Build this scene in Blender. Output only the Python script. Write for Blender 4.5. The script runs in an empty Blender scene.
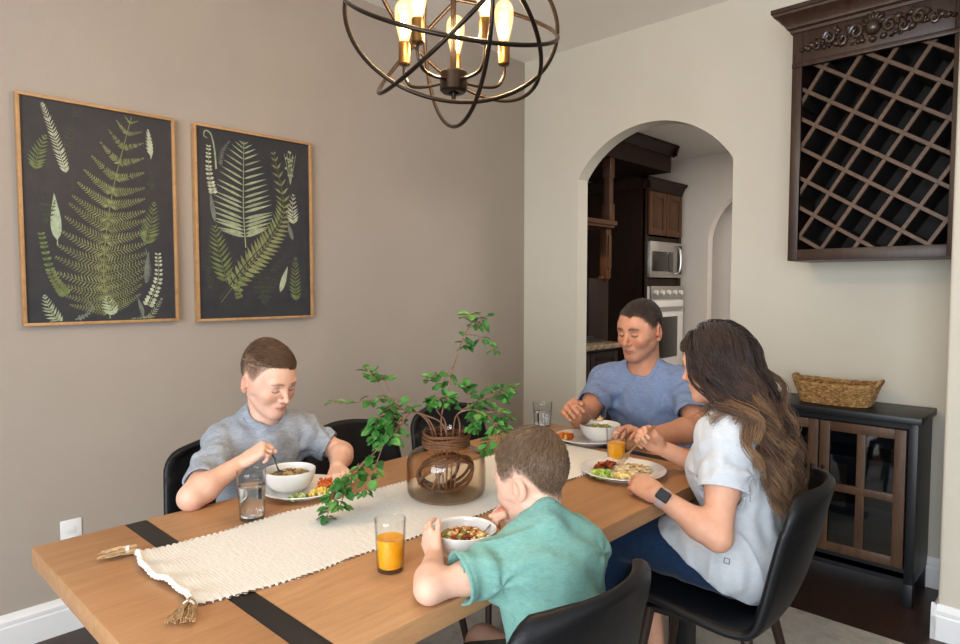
import bpy, bmesh, math, random
import numpy as np
from math import sin, cos, pi, radians, sqrt, atan2
from mathutils import Vector, Matrix, Euler
random.seed(7)
RNG = np.random.default_rng(11)
SC = bpy.context.scene
COL = SC.collection

# ------------------------------------------------------------------ colour / material helpers
def lin(h):
    h = h.lstrip('#')
    o = []
    for i in (0, 2, 4):
        c = int(h[i:i + 2], 16) / 255
        o.append(c / 12.92 if c <= .04045 else ((c + .055) / 1.055) ** 2.4)
    return tuple(o)
def L4(h):
    return lin(h) + (1.0,)

class NT:
    def __init__(s, name):
        s.m = bpy.data.materials.new(name); s.m.use_nodes = True
        s.t = s.m.node_tree; s.n = s.t.nodes; s.l = s.t.links
        s.b = s.n['Principled BSDF']; s.out = s.n['Material Output']
    def node(s, typ, **kw):
        x = s.n.new(typ)
        for k, v in kw.items():
            if k in x.inputs: x.inputs[k].default_value = v
            else: setattr(x, k, v)
        return x
    def link(s, a, b): s.l.new(a, b)
    def coords(s, scale=(1, 1, 1), kind='Object', rot=(0, 0, 0)):
        c = s.node('ShaderNodeTexCoord'); m = s.node('ShaderNodeMapping')
        m.inputs['Scale'].default_value = scale; m.inputs['Rotation'].default_value = rot
        s.link(c.outputs[kind], m.inputs['Vector']); return m.outputs['Vector']
    def noise(s, vec, scale=5, detail=4, rough=.55, dist=0):
        x = s.node('ShaderNodeTexNoise'); x.inputs['Scale'].default_value = scale
        x.inputs['Detail'].default_value = detail; x.inputs['Roughness'].default_value = rough
        x.inputs['Distortion'].default_value = dist
        if vec is not None: s.link(vec, x.inputs['Vector'])
        return x.outputs['Fac']
    def ramp(s, fac, stops):
        r = s.node('ShaderNodeValToRGB'); e = r.color_ramp.elements
        while len(e) < len(stops): e.new(.5)
        for i, (p, c) in enumerate(stops):
            e[i].position = p; e[i].color = c if isinstance(c, tuple) else L4(c)
        s.link(fac, r.inputs['Fac']); return r.outputs['Color']
    def mixc(s, fac, a, b, mode='MIX'):
        x = s.node('ShaderNodeMix', data_type='RGBA', blend_type=mode)
        if hasattr(fac, 'links'): s.link(fac, x.inputs[0])
        else: x.inputs[0].default_value = fac
        for v, i in ((a, 6), (b, 7)):
            if hasattr(v, 'links'): s.link(v, x.inputs[i])
            else: x.inputs[i].default_value = v if len(v) == 4 else tuple(v) + (1,)
        return x.outputs[2]
    def bump(s, h, strength=.2, dist=.01):
        x = s.node('ShaderNodeBump'); x.inputs['Strength'].default_value = strength
        x.inputs['Distance'].default_value = dist
        s.link(h, x.inputs['Height']); s.link(x.outputs['Normal'], s.b.inputs['Normal'])
    def set(s, **kw):
        for k, v in kw.items():
            k = {'color': 'Base Color', 'rough': 'Roughness', 'metal': 'Metallic', 'spec': 'Specular IOR Level',
                 'trans': 'Transmission Weight', 'ior': 'IOR', 'sss': 'Subsurface Weight', 'sssr': 'Subsurface Radius',
                 'ssss': 'Subsurface Scale', 'coat': 'Coat Weight', 'coatr': 'Coat Roughness', 'sheen': 'Sheen Weight',
                 'sheenr': 'Sheen Roughness', 'emit': 'Emission Color', 'emits': 'Emission Strength', 'alpha': 'Alpha'}[k]
            if hasattr(v, 'links'): s.link(v, s.b.inputs[k])
            else: s.b.inputs[k].default_value = v
        return s

MATS = {}
def plain(name, col, rough=.6, var=.06, vscale=9, metal=0, spec=.5, bump=0, bscale=60, **kw):
    """base colour with a soft procedural mottling and optional fine bump"""
    if name in MATS: return MATS[name]
    n = NT(name); c = lin(col) if isinstance(col, str) else col
    v = n.coords()
    f = n.noise(v, vscale, 4)
    lo = tuple(x * (1 - var) for x in c) + (1,); hi = tuple(min(1, x * (1 + var)) for x in c) + (1,)
    n.set(color=n.ramp(f, [(.3, lo), (.7, hi)]), rough=rough, metal=metal, spec=spec, **kw)
    if bump: n.bump(n.noise(v, bscale, 3), bump, .004)
    MATS[name] = n.m; return n.m

def wood(name, c1, c2, c3, stretch=(1.2, 14, 14), rough=.45, scale=3, bump=.05, spec=.4, coat=0, dist=1.2):
    if name in MATS: return MATS[name]
    n = NT(name)
    v = n.coords(stretch)
    f = n.noise(v, scale, 6, .6, dist)
    v2 = n.coords(tuple(s * 3.3 for s in stretch))
    g = n.noise(v2, scale * 3, 4, .6, .4)
    big = n.noise(n.coords(), 2.0, 2)
    col = n.ramp(f, [(.25, c1), (.5, c2), (.75, c3)])
    col = n.mixc(.25, col, n.ramp(g, [(.35, c1), (.65, c3)]))
    col = n.mixc(.3, col, n.mixc(1.0, col, n.ramp(big, [(.3, (.75, .75, .75, 1)), (.7, (1.15, 1.12, 1.1, 1))]), 'MULTIPLY'))
    n.set(color=col, rough=rough, spec=spec, coat=coat, coatr=.25)
    n.bump(g, bump, .003)
    MATS[name] = n.m; return n.m

# ------------------------------------------------------------------ mesh builder
class MB:
    def __init__(s): s.v = []; s.f = []; s.mi = []; s.cur = 0
    def add(s, V, F, mi=None):
        o = len(s.v); s.v += [tuple(map(float, p)) for p in V]
        for f in F: s.f.append(tuple(int(i) + o for i in f)); s.mi.append(s.cur if mi is None else mi)
        return s
    def bm(s, bm):
        bm.verts.index_update()
        s.add([tuple(v.co) for v in bm.verts], [[v.index for v in f.verts] for f in bm.faces]); bm.free(); return s
    def box(s, c, d, bev=0, seg=2, M=None):
        b = bmesh.new(); bmesh.ops.create_cube(b, size=1)
        for v in b.verts: v.co = Vector((v.co.x * d[0], v.co.y * d[1], v.co.z * d[2]))
        if bev > 0:
            bev = min(bev, min(d) * .49)
            bmesh.ops.bevel(b, geom=b.edges[:], offset=bev, segments=seg, affect='EDGES', profile=.5)
        for v in b.verts:
            if M is not None: v.co = M @ v.co
            v.co += Vector(c)
        return s.bm(b)
    def bx(s, x0, x1, y0, y1, z0, z1, bev=0, seg=2):
        return s.box(((x0 + x1) / 2, (y0 + y1) / 2, (z0 + z1) / 2), (abs(x1 - x0), abs(y1 - y0), abs(z1 - z0)), bev, seg)
    def tube(s, P, r, n=8, closed=False, caps=True, flat=1.0):
        P = [Vector(p) for p in P]; k = len(P)
        R = [r] * k if np.isscalar(r) else list(r)
        V = []; prev = None
        for i in range(k):
            if closed: t = P[(i + 1) % k] - P[i - 1]
            else: t = P[min(i + 1, k - 1)] - P[max(i - 1, 0)]
            t.normalize()
            if prev is None:
                a = Vector((0, 0, 1)) if abs(t.z) < .9 else Vector((1, 0, 0))
                u = t.cross(a).normalized()
            else:
                u = (prev - t * prev.dot(t)); u.normalize()
            prev = u; w = t.cross(u)
            for j in range(n):
                a = 2 * pi * j / n
                V.append(P[i] + (u * cos(a) + w * sin(a) * flat) * R[i])
        F = []
        for i in range(k if closed else k - 1):
            i2 = (i + 1) % k
            for j in range(n):
                j2 = (j + 1) % n
                F.append((i * n + j, i * n + j2, i2 * n + j2, i2 * n + j))
        if caps and not closed:
            F.append(tuple(range(n - 1, -1, -1))); F.append(tuple((k - 1) * n + j for j in range(n)))
        return s.add(V, F)
    def cyl(s, a, b, r0, r1=None, n=20): return s.tube([a, b], [r0, r0 if r1 is None else r1], n)
    def lathe(s, prof, c=(0, 0, 0), n=40, M=None):
        V = []; F = []; k = len(prof)
        for r, z in prof:
            for j in range(n):
                a = 2 * pi * j / n
                p = Vector((r * cos(a), r * sin(a), z))
                if M is not None: p = M @ p
                V.append(p + Vector(c))
        for i in range(k - 1):
            for j in range(n):
                j2 = (j + 1) % n
                F.append((i * n + j, i * n + j2, (i + 1) * n + j2, (i + 1) * n + j))
        if prof[0][0] > 1e-6: F.append(tuple(range(n - 1, -1, -1)))
        if prof[-1][0] > 1e-6: F.append(tuple((k - 1) * n + j for j in range(n)))
        return s.add(V, F)
    def ell(s, c, r, M=None, n=14, m=9):
        V = []; F = []
        for i in range(m + 1):
            th = pi * i / m
            for j in range(n):
                a = 2 * pi * j / n
                p = Vector((r[0] * sin(th) * cos(a), r[1] * sin(th) * sin(a), -r[2] * cos(th)))
                if M is not None: p = M @ p
                V.append(p + Vector(c))
        for i in range(m):
            for j in range(n):
                j2 = (j + 1) % n
                F.append((i * n + j, i * n + j2, (i + 1) * n + j2, (i + 1) * n + j))
        return s.add(V, F)
    def grid(s, G, closed_u=False):
        a, b = len(G), len(G[0])
        V = [p for row in G for p in row]; F = []
        for i in range(a if closed_u else a - 1):
            i2 = (i + 1) % a
            for j in range(b - 1): F.append((i * b + j, i2 * b + j, i2 * b + j + 1, i * b + j + 1))
        return s.add(V, F)
    def prism(s, poly, f0, f1):
        """poly: 2-D outline (ccw); f0,f1: functions mapping (a,b)->3-D for the two caps"""
        n = len(poly)
        V = [f0(*p) for p in poly] + [f1(*p) for p in poly]
        F = [tuple(range(n - 1, -1, -1)), tuple(range(n, 2 * n))]
        F += [(i, (i + 1) % n, n + (i + 1) % n, n + i) for i in range(n)]
        return s.add(V, F)
    def build(s, name, mat, parent=None, origin=None, smooth=35, weld=True, local=False):
        """one mesh object; world coordinates are re-based on the parent's (or own) origin"""
        o = Vector(origin) if origin is not None else Vector((0, 0, 0))
        if parent is not None and not local: o = world_of(parent)
        V = [(p[0] - o.x, p[1] - o.y, p[2] - o.z) for p in s.v]
        me = bpy.data.meshes.new(name); me.from_pydata(V, [], s.f)
        mats = mat if isinstance(mat, (list, tuple)) else [mat]
        for m in mats: me.materials.append(m)
        if len(mats) > 1: me.polygons.foreach_set('material_index', s.mi)
        if weld:
            b = bmesh.new(); b.from_mesh(me)
            bmesh.ops.remove_doubles(b, verts=b.verts[:], dist=1e-6)
            bmesh.ops.recalc_face_normals(b, faces=b.faces[:]); b.to_mesh(me); b.free()
        fin(me, smooth)
        ob = bpy.data.objects.new(name, me); COL.objects.link(ob)
        if parent is not None: ob.parent = parent
        elif origin is not None: ob.location = o
        return ob

def fin(me, smooth):
    if smooth:
        me.polygons.foreach_set('use_smooth', [True] * len(me.polygons))
        if smooth < 180: me.set_sharp_from_angle(angle=radians(smooth))
    me.update()
def world_of(o):
    p = Vector((0, 0, 0))
    while o is not None: p = p + o.location; o = o.parent
    return p
def tag(o, label, cat, group=None, kind=None):
    o['label'] = label; o['category'] = cat
    if group: o['group'] = group
    if kind: o['kind'] = kind
    return o
def thing(name, label, cat, loc=(0, 0, 0), rz=0, group=None):
    e = bpy.data.objects.new(name, None); e.empty_display_size = .1; COL.objects.link(e)
    e.location = loc; e.rotation_euler = (0, 0, rz)
    return tag(e, label, cat, group)
def struct(o): o['kind'] = 'structure'; return o
def dup(o, parent=None):
    c = o.copy(); COL.objects.link(c)
    if parent is not None: c.parent = parent
    for ch in list(o.children): dup(ch, c)
    return c
def spline(P, n=8, closed=False):
    """Catmull-Rom through points"""
    P = [Vector(p) for p in P]; k = len(P); out = []
    rng = range(k if closed else k - 1)
    for i in rng:
        if closed: a, b, c, d = P[i - 1], P[i], P[(i + 1) % k], P[(i + 2) % k]
        else: a, b, c, d = P[max(i - 1, 0)], P[i], P[i + 1], P[min(i + 2, k - 1)]
        for j in range(n):
            t = j / n
            out.append(.5 * ((2 * b) + (c - a) * t + (2 * a - 5 * b + 4 * c - d) * t * t + (3 * b - a - 3 * c + d) * t ** 3))
    if not closed: out.append(P[-1])
    return out

# ------------------------------------------------------------------ camera
CAMZ, PITCH, YAW, FPX = 1.35, radians(3.08), radians(43.6), 652.0
cam = bpy.data.cameras.new('camera'); cam_o = bpy.data.objects.new('camera', cam); COL.objects.link(cam_o)
cam_o.location = (0, 0, CAMZ); cam_o.rotation_euler = (pi / 2 - PITCH, 0, YAW - pi / 2)
cam.sensor_width = 36; cam.lens = FPX / 960 * 36; cam.clip_start = .02
SC.camera = cam_o
# ------------------------------------------------------------------ the room
WY, WX, CZ = 2.897, 3.484, 2.87          # fern wall plane, arch wall plane, ceiling height
X0, Y0 = -2.6, -3.0
def wall_paint(name, a, b):
    n = NT(name); v = n.coords(); n.set(color=n.ramp(n.noise(v, 1.6, 3), [(.3, a), (.7, b)]), rough=.75, spec=.25)
    n.bump(n.noise(v, 90, 3), .12, .003); return n.m
taupe = wall_paint('taupe_wall_paint', '#a3988d', '#a89d92')
paint = wall_paint('light_greige_wall_paint', '#c7c1b2', '#cbc5b7')
ceil_m = plain('white_ceiling_paint', '#f1eee8', .9, .015, 2, bump=.1, bscale=120)
trim_m = plain('white_trim_paint', '#e4e4e4', .35, .015, 5)
fl = NT('dark_wood_floor')
_v = fl.coords((1, 1, 1))
br = fl.node('ShaderNodeTexBrick', Scale=1.0); fl.link(_v, br.inputs['Vector'])
br.inputs['Color1'].default_value = (.2, .2, .2, 1); br.inputs['Color2'].default_value = (.9, .9, .9, 1)
br.inputs['Mortar'].default_value = (0, 0, 0, 1); br.inputs['Mortar Size'].default_value = .0018
br.inputs['Brick Width'].default_value = 1.1; br.inputs['Row Height'].default_value = .125
_g = fl.noise(fl.coords((2, 30, 1)), 3, 6, .6, .8)
_c = fl.ramp(_g, [(.25, '#251711'), (.55, '#3c281e'), (.8, '#503829')])
fl.set(color=fl.mixc(.45, _c, fl.mixc(1, _c, br.outputs['Color'], 'MULTIPLY')), rough=.38, spec=.4)
fl.bump(_g, .08, .002); floor_m = fl.m

def wall(name, mb, m=None, smooth=30): return struct(mb.build(name, m or paint, smooth=smooth))
m = MB(); m.bx(X0 - .1, 7.2, Y0 - .1, 5.2, -.08, 0); struct(m.build('floor', floor_m))
m = MB(); m.bx(X0 - .1, WX + .11, Y0 - .1, WY + .1, CZ, CZ + .08); struct(m.build('ceiling', ceil_m))
m = MB(); m.bx(X0 - .1, WX + .11, WY, WY + .1, 0, CZ); wall('wall_left', m, taupe)
# arch wall: outline with the arch opening cut into it, extruded through its thickness
AY0, AY1, ASP, AAP = 1.450, 2.453, 2.037, 2.314
def arch_outline(y_lo, y_hi, a0, a1, sp, ap, top, n=28):
    half = (a1 - a0) / 2; rise = ap - sp; R = (half * half + rise * rise) / (2 * rise); cz = ap - R; cyy = (a0 + a1) / 2
    a = math.asin(half / R)
    arc = [(cyy + R * sin(t), cz + R * cos(t)) for t in np.linspace(-a, a, n)]
    return arc, [(y_lo, 0), (a0, 0)] + arc + [(a1, 0), (y_hi, 0), (y_hi, top), (y_lo, top)]
def arch_wall(name, x0, x1, y_lo, y_hi, a0, a1, sp, ap, top):
    arc, _ = arch_outline(y_lo, y_hi, a0, a1, sp, ap, top)
    m = MB(); n = len(arc)
    for s_, xx in ((0, x0), (1, x1)):
        V = [(xx, y_lo, 0), (xx, a0, 0), (xx, a0, sp), (xx, y_lo, top)]; m.add(V, [(0, 1, 2, 3)])
        V = [(xx, a1, 0), (xx, y_hi, 0), (xx, y_hi, top), (xx, a1, sp)]; m.add(V, [(0, 1, 2, 3)])
        tops = [(y_lo + (y_hi - y_lo) * i / (n - 1), top) for i in range(n)]
        V = [(xx, p[0], p[1]) for p in arc] + [(xx, p[0], p[1]) for p in tops]
        m.add(V, [(i, i + 1, n + i + 1, n + i) for i in range(n - 1)])
    rim = [(a0, 0)] + arc + [(a1, 0)]
    m.add([(x0, p[0], p[1]) for p in rim] + [(x1, p[0], p[1]) for p in rim],
          [(i, i + 1, len(rim) + i + 1, len(rim) + i) for i in range(len(rim) - 1)])
    loop = [(y_hi, 0), (y_hi, top), (y_lo, top), (y_lo, 0)]
    m.add([(x0, *p) for p in loop] + [(x1, *p) for p in loop], [(i, i + 1, 5 + i, 4 + i) for i in range(3)])
    return wall(name, m)
arch_wall('wall_back', WX, WX + .11, .28, WY, AY0, AY1, ASP, AAP, CZ)
m = MB(); m.bx(2.98, WX + .11, .28, .412, 0, CZ, .012, 3); wall('wall_right', m)
# unseen rest of the open-plan space: two window walls, near window added for fill
def window_wall(name, axis, pos, lo, hi, wins, th=.1):
    m = MB(); e = lo
    def put(a, b, z0, z1):
        if axis == 'x': m.bx(pos - th, pos, a, b, z0, z1)
        else: m.bx(a, b, pos - th, pos, z0, z1)
    for a, b, z0, z1 in wins:
        put(e, a, 0, CZ); put(a, b, 0, z0); put(a, b, z1, CZ); e = b
    put(e, hi, 0, CZ); return wall(name, m)
WINX = [(-2.3, 1.2, .35, 2.55)]
WINY = [(-1.6, .6, .4, 2.45)]
window_wall('wall_front', 'x', X0, Y0, WY, WINX)
window_wall('wall_near', 'y', Y0, X0, 5.0, WINY)
m = MB(); m.bx(5.0, 5.1, Y0 - .1, .28, 0, CZ); wall('wall_side', m)
m = MB(); m.bx(WX + .11, 5.1, Y0 - .1, .28, CZ, CZ + .08); struct(m.build('ceiling_side', ceil_m))
m = MB(); m.bx(WX + .11, 5.1, .28, .36, 0, CZ); wall('wall_inner', m)
def window_frame(name, axis, pos, w):
    a, b, z0, z1 = w; m = MB(); t = .06
    def put(p, q, u, v):
        if axis == 'x': m.bx(pos - .08, pos + .015, p, q, u, v, .004)
        else: m.bx(p, q, pos - .08, pos + .015, u, v, .004)
    put(a, b, z0, z0 + t); put(a, b, z1 - t, z1); put(a, a + t, z0, z1); put(b - t, b, z0, z1)
    k = 3
    for i in range(1, k): put(a + (b - a) * i / k - .025, a + (b - a) * i / k + .025, z0, z1)
    put(a, b, z1 - .6, z1 - .56)
    return struct(m.build(name, trim_m))
window_frame('window_1', 'x', X0, WINX[0]); window_frame('fill_window', 'y', Y0, WINY[0])  # the second window is unseen, added as an opening for fill light

# baseboards with an ogee cap
def baseboard(name, p, q, nrm, h=.138):
    p, q, nv = Vector((*p, 0)), Vector((*q, 0)), Vector((*nrm, 0))
    prof = [(0, 0), (.018, 0), (.018, h * .66), (.0155, h * .69), (.015, h * .72), (.017, h * .74), (.017, h * .83), (.012, h * .88), (.009, h * .95), (.006, h), (0, h)]
    m = MB()
    m.prism(prof, lambda a, b: p + nv * a + Vector((0, 0, b)), lambda a, b: q + nv * a + Vector((0, 0, b)))
    return struct(m.build(name, trim_m, smooth=25))
baseboard('baseboard_left', (X0, WY), (WX, WY), (0, -1))
baseboard('baseboard_back', (WX, .412), (WX, AY0 - .0), (-1, 0))
baseboard('baseboard_corner', (WX, AY1), (WX, WY), (-1, 0))
baseboard('baseboard_right', (2.98, .262), (2.98, .43), (-1, 0))
baseboard('baseboard_inner', (2.962, .412), (WX, .412), (0, 1))

# rug
rg = NT('faded_pale_rug')
v = rg.coords(); f1 = rg.noise(v, 7, 6, .65, 1.5); f2 = rg.noise(v, 26, 5, .7, .6); f3 = rg.noise(v, 2.2, 3)
c = rg.ramp(f1, [(.3, '#9b9691'), (.45, '#bfb9b1'), (.62, '#cfc9c0'), (.75, '#b09f92')])
c = rg.mixc(.35, c, rg.ramp(f2, [(.35, '#7d7a78'), (.55, '#bdb7ae'), (.7, '#a98d7e')]))
c = rg.mixc(.25, c, rg.ramp(f3, [(.35, '#989da1'), (.6, '#c4bcb0')]))
rg.set(color=c, rough=.95, spec=.1); rg.bump(rg.noise(v, 160, 3), .6, .004)
m = MB(); m.bx(-.35, 2.835, .1, 2.45, 0, .009, .004)
tag(m.build('area_rug', rg.m, origin=(1.25, 1.3, 0)), 'large pale distressed grey rug under the dining table', 'rug')

# wall outlet
o = thing('wall_outlet', 'white outlet plate low on the grey wall left of the table', 'outlet', (.712, WY, .375))
m = MB(); m.bx(.675, .749, WY - .006, WY, .32, .44, .003); m.build('cover_plate', trim_m, o)
for z in (.36, .40):
    m = MB(); m.bx(.696, .728, WY - .008, WY - .005, z - .014, z + .014, .002); m.build('socket', trim_m, o)
    
# ------------------------------------------------------------------ kitchen beyond the arch
KX0 = WX + .11
kpaint = plain('kitchen_wall_paint', '#cfc5bb', .8, .03, 2)
KCZ = 2.665
m = MB(); m.bx(KX0, 6.5, 3.80, 3.9, 0, KCZ); wall('wall_kitchen_back', m, kpaint)
arch_wall('wall_kitchen_side', 6.36, 6.46, .36, 3.8, 1.75, 2.885, 1.84, 2.34, KCZ).data.materials[0] = kpaint
m = MB(); m.bx(7.0, 7.1, .36, 3.9, 0, KCZ); wall('wall_hall', m, kpaint)
m = MB(); m.bx(KX0, 7.1, .36, 3.9, KCZ, KCZ + .08); struct(m.build('ceiling_kitchen', ceil_m))
esp = wood('espresso_cabinet_wood', '#150a06', '#20110a', '#2c180e', (6, 6, 1.0), .45, 3, .03, .18)
esp2 = wood('walnut_door_wood', '#38210f', '#4c2e18', '#5e3c21', (7, 7, 1.0), .4, 3, .03, .25)
steel = plain('brushed_steel', '#b9b6b0', .32, .05, 30, metal=.85)
dglass = plain('dark_oven_glass', '#26221f', .12, .1, 3, spec=.6)
black_m = plain('black_plastic', '#141414', .4, .1, 20)
white_enamel = plain('white_enamel', '#d9d4cc', .3, .02, 10)
def door_panel(mb_fr, mb_pn, x0, x1, y, z0, z1, fr=.055):
    """raised panel door facing -y"""
    mb_fr.bx(x0, x0 + fr, y - .022, y, z0, z1, .003); mb_fr.bx(x1 - fr, x1, y - .022, y, z0, z1, .003)
    mb_fr.bx(x0 + fr, x1 - fr, y - .021, y, z0, z0 + fr, .002); mb_fr.bx(x0 + fr, x1 - fr, y - .021, y, z1 - fr, z1, .002)
    mb_pn.bx(x0 + fr - .005, x1 - fr + .005, y - .012, y - .002, z0 + fr - .005, z1 - fr + .005)
    mb_pn.bx(x0 + fr + .02, x1 - fr - .02, y - .019, y - .002, z0 + fr + .02, z1 - fr - .02, .006)
TX0, TX1, TY, TYB = 5.53, 6.25, 3.13, 3.79
ov = thing('oven_cabinet', 'tall dark wood cabinet tower holding the microwave and wall oven in the kitchen', 'cabinet', (5.93, 3.4, 0))
m = MB()
m.bx(TX0, TX0 + .02, TY, TYB, 0, 2.29); m.bx(TX1 - .02, TX1, TY, TYB, 0, 2.29)
m.bx(TX0, TX1, TYB - .02, TYB, 0, 2.29)
for z0, z1 in ((0, .1), (.36, .40), (1.36, 1.43), (1.79, 1.83), (2.27, 2.29)): m.bx(TX0 + .018, TX1 - .018, TY, TYB - .02, z0, z1)
for a, b in ((TX0, TX0 + .06), (TX1 - .06, TX1)): m.bx(a, b, TY - .01, TY + .02, 0, 2.29, .003)
m.build('carcass', esp, ov)
for a, b in ((TX0 + .035, 5.885), (5.895, TX1 - .035)):
    fr, pn = MB(), MB(); door_panel(fr, pn, a, b, TY - .01, 1.845, 2.255)
    d = fr.build('cabinet_door', esp2, ov); pn.build('door_panel', esp2, d)
fr, pn = MB(), MB(); door_panel(fr, pn, TX0 + .045, TX1 - .045, TY - .01, .11, .35)
d = fr.build('drawer', esp2, ov); pn.build('drawer_panel', esp2, d)
m = MB(); prof = [(0, 0), (.02, 0), (.022, .03), (.05, .075), (.07, .09), (.07, .11), (0, .11)]
for (p, q, nv) in (((TX0 - .07, TY), (TX1 + .0, TY), (0, -1)), ((TX0, TY - .07), (TX0, TYB), (-1, 0))):
    P, Q, N = Vector((*p, 2.265)), Vector((*q, 2.265)), Vector((*nv, 0))
    m.prism(prof, lambda a, b: P + N * a + Vector((0, 0, b)), lambda a, b: Q + N * a + Vector((0, 0, b)))
m.build('crown_moulding', esp, ov)
mw = thing('microwave', 'stainless steel microwave set in the dark cabinet tower above the oven', 'microwave', (5.89, 3.2, 1.43))
m = MB(); m.bx(5.575, 6.205, 3.09, 3.5, 1.44, 1.785, .006); m.build('body', steel, mw)
m = MB(); m.bx(5.61, 6.02, 3.083, 3.092, 1.50, 1.69, .003); m.build('window', dglass, mw)
m = MB(); m.bx(6.12, 6.195, 3.083, 3.092, 1.475, 1.76, .003); m.build('control_panel', black_m, mw)
m = MB(); m.tube(spline([(6.07, 3.09, 1.475), (6.07, 3.045, 1.50), (6.07, 3.03, 1.61), (6.07, 3.045, 1.72), (6.07, 3.09, 1.745)], 5), .011, 8); m.build('handle', steel, mw)
ow = thing('built_in_oven', 'white and steel wall oven built in below the microwave', 'oven', (5.89, 3.2, .4))
m = MB(); m.bx(5.575, 6.205, 3.09, 3.6, .41, 1.355, .005); m.build('body', white_enamel, ow)
m = MB(); m.bx(5.57, 6.21, 3.07, 3.09, 1.235, 1.358, .004); cp = m.build('control_panel', steel, ow)
for i in range(5):
    m = MB(); m.cyl((5.64 + i * .125, 3.07, 1.295), (5.64 + i * .125, 3.045, 1.295), .026, .022, 16); m.build('knob', white_enamel, cp)
m = MB(); m.bx(5.575, 6.205, 3.065, 3.09, .42, 1.22, .006); dr = m.build('oven_door', white_enamel, ow)
m = MB(); m.bx(5.70, 6.08, 3.06, 3.066, .66, 1.06, .002); m.build('door_window', dglass, dr)
m = MB(); m.tube([(5.62, 3.065, 1.15), (5.62, 3.03, 1.15), (6.16, 3.03, 1.15), (6.16, 3.065, 1.15)], .011, 8); m.build('door_handle', steel, dr)

hd = thing('range_hood', 'dark wood mantel range hood with crown and columns, seen through the arch', 'range hood', (4.8, 3.3, .92))
m = MB(); m.bx(3.62, 5.68, 2.95, 3.79, 2.415, 2.60); m.build('canopy', esp, hd)
m = MB(); prof = [(0, 0), (.012, 0), (.02, .03), (.045, .07), (.055, .078), (.055, .10), (0, .10)]
for (p, q, nv) in (((3.62, 2.95), (5.735, 2.95), (0, -1)), ((5.68, 2.895), (5.68, 3.79), (1, 0))):
    P, Q, N = Vector((*p, 2.56)), Vector((*q, 2.56)), Vector((*nv, 0))
    m.prism(prof, lambda a, b: P + N * a + Vector((0, 0, b)), lambda a, b: Q + N * a + Vector((0, 0, b)))
m.build('crown_moulding', esp, hd)
cx_, cyy = 4.70, 3.0
for xx in (cx_, 4.02):
    m = MB()
    m.bx(xx - .03, xx + .03, cyy - .03, cyy + .03, 1.892, 2.42, .006); m.bx(xx - .04, xx + .04, cyy - .04, cyy + .04, 1.892, 2.04, .008); m.bx(xx - .037, xx + .037, cyy - .037, cyy + .037, 2.25, 2.42, .008)
    m.build('column', esp2, hd)
m = MB(); m.bx(3.72, 4.72, 2.92, 3.79, 1.855, 1.895, .008); m.bx(3.74, 4.70, 2.935, 3.79, 1.835, 1.856, .005); m.build('mantel_shelf', esp2, hd)
for xx in (4.67, 3.90):
    m = MB(); m.bx(xx - .035, xx + .035, 2.97, 3.04, 1.42, 1.836, .008); m.bx(xx - .02, xx + .02, 2.955, 2.975, 1.5, 1.78, .008)
    m.lathe([(.0, 1.38), (.02, 1.385), (.05, 1.42), (.03, 1.45)], (xx, 3.02, 0), 16); m.build('corbel', esp2, hd)
m = MB(); m.bx(3.72, 4.42, 3.55, 3.785, .95, 1.845); m.bx(4.42, 4.72, 3.55, 3.785, 1.42, 1.845); m.build('back_panel', esp, hd)
m = MB(); m.bx(4.43, 4.72, 3.0, 3.79, .0, 1.42, .01); m.build('side_cabinet', esp, hd)
gr = NT('speckled_granite'); v = gr.coords(); g1 = gr.noise(v, 22, 6, .7); g2 = gr.noise(v, 5, 3)
gr.set(color=gr.mixc(.4, gr.ramp(g1, [(.3, '#2a211b'), (.45, '#6b5a48'), (.55, '#a08c72'), (.7, '#3d322a')]), gr.ramp(g2, [(.3, '#5a4a3a'), (.7, '#8c7a64')])), rough=.12, spec=.6)
m = MB(); m.bx(3.60, 4.41, 2.66, 3.79, .885, .925, .008); tag(m.build('granite_counter', gr.m, origin=(4.0, 3.2, .885)), 'speckled brown granite counter in the kitchen beyond the arch', 'counter')
bc = thing('base_cabinet', 'dark wood kitchen base cabinet under the granite counter', 'cabinet', (4.0, 3.2, 0))
m = MB(); m.bx(3.62, 4.395, 2.72, 3.79, .1, .884); m.bx(3.65, 4.38, 2.78, 3.79, 0, .1); m.build('carcass', esp, bc)
for i in range(2):
    a = 3.635 + i * .38; fr, pn = MB(), MB(); door_panel(fr, pn, a, a + .37, 2.72, .12, .86); d = fr.build('cabinet_door', esp, bc); pn.build('door_panel', esp, d)
ck = thing('cooktop', 'black gas cooktop with iron grates on the granite counter', 'cooktop', (4.01, 3.08, .925))
m = MB(); m.bx(3.66, 4.36, 2.80, 3.35, .925, .94, .004); m.build('glass_top', black_m, ck)
for i in range(2):
    m = MB(); a = 3.68 + i * .34
    for k in range(4): m.bx(a + k * .1, a + k * .1 + .012, 2.88, 3.3, .955, .967)
    for yy in (2.88, 3.08, 3.29): m.bx(a, a + .312, yy, yy + .012, .94, .967)
    m.build('grate', black_m, ck)
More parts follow.
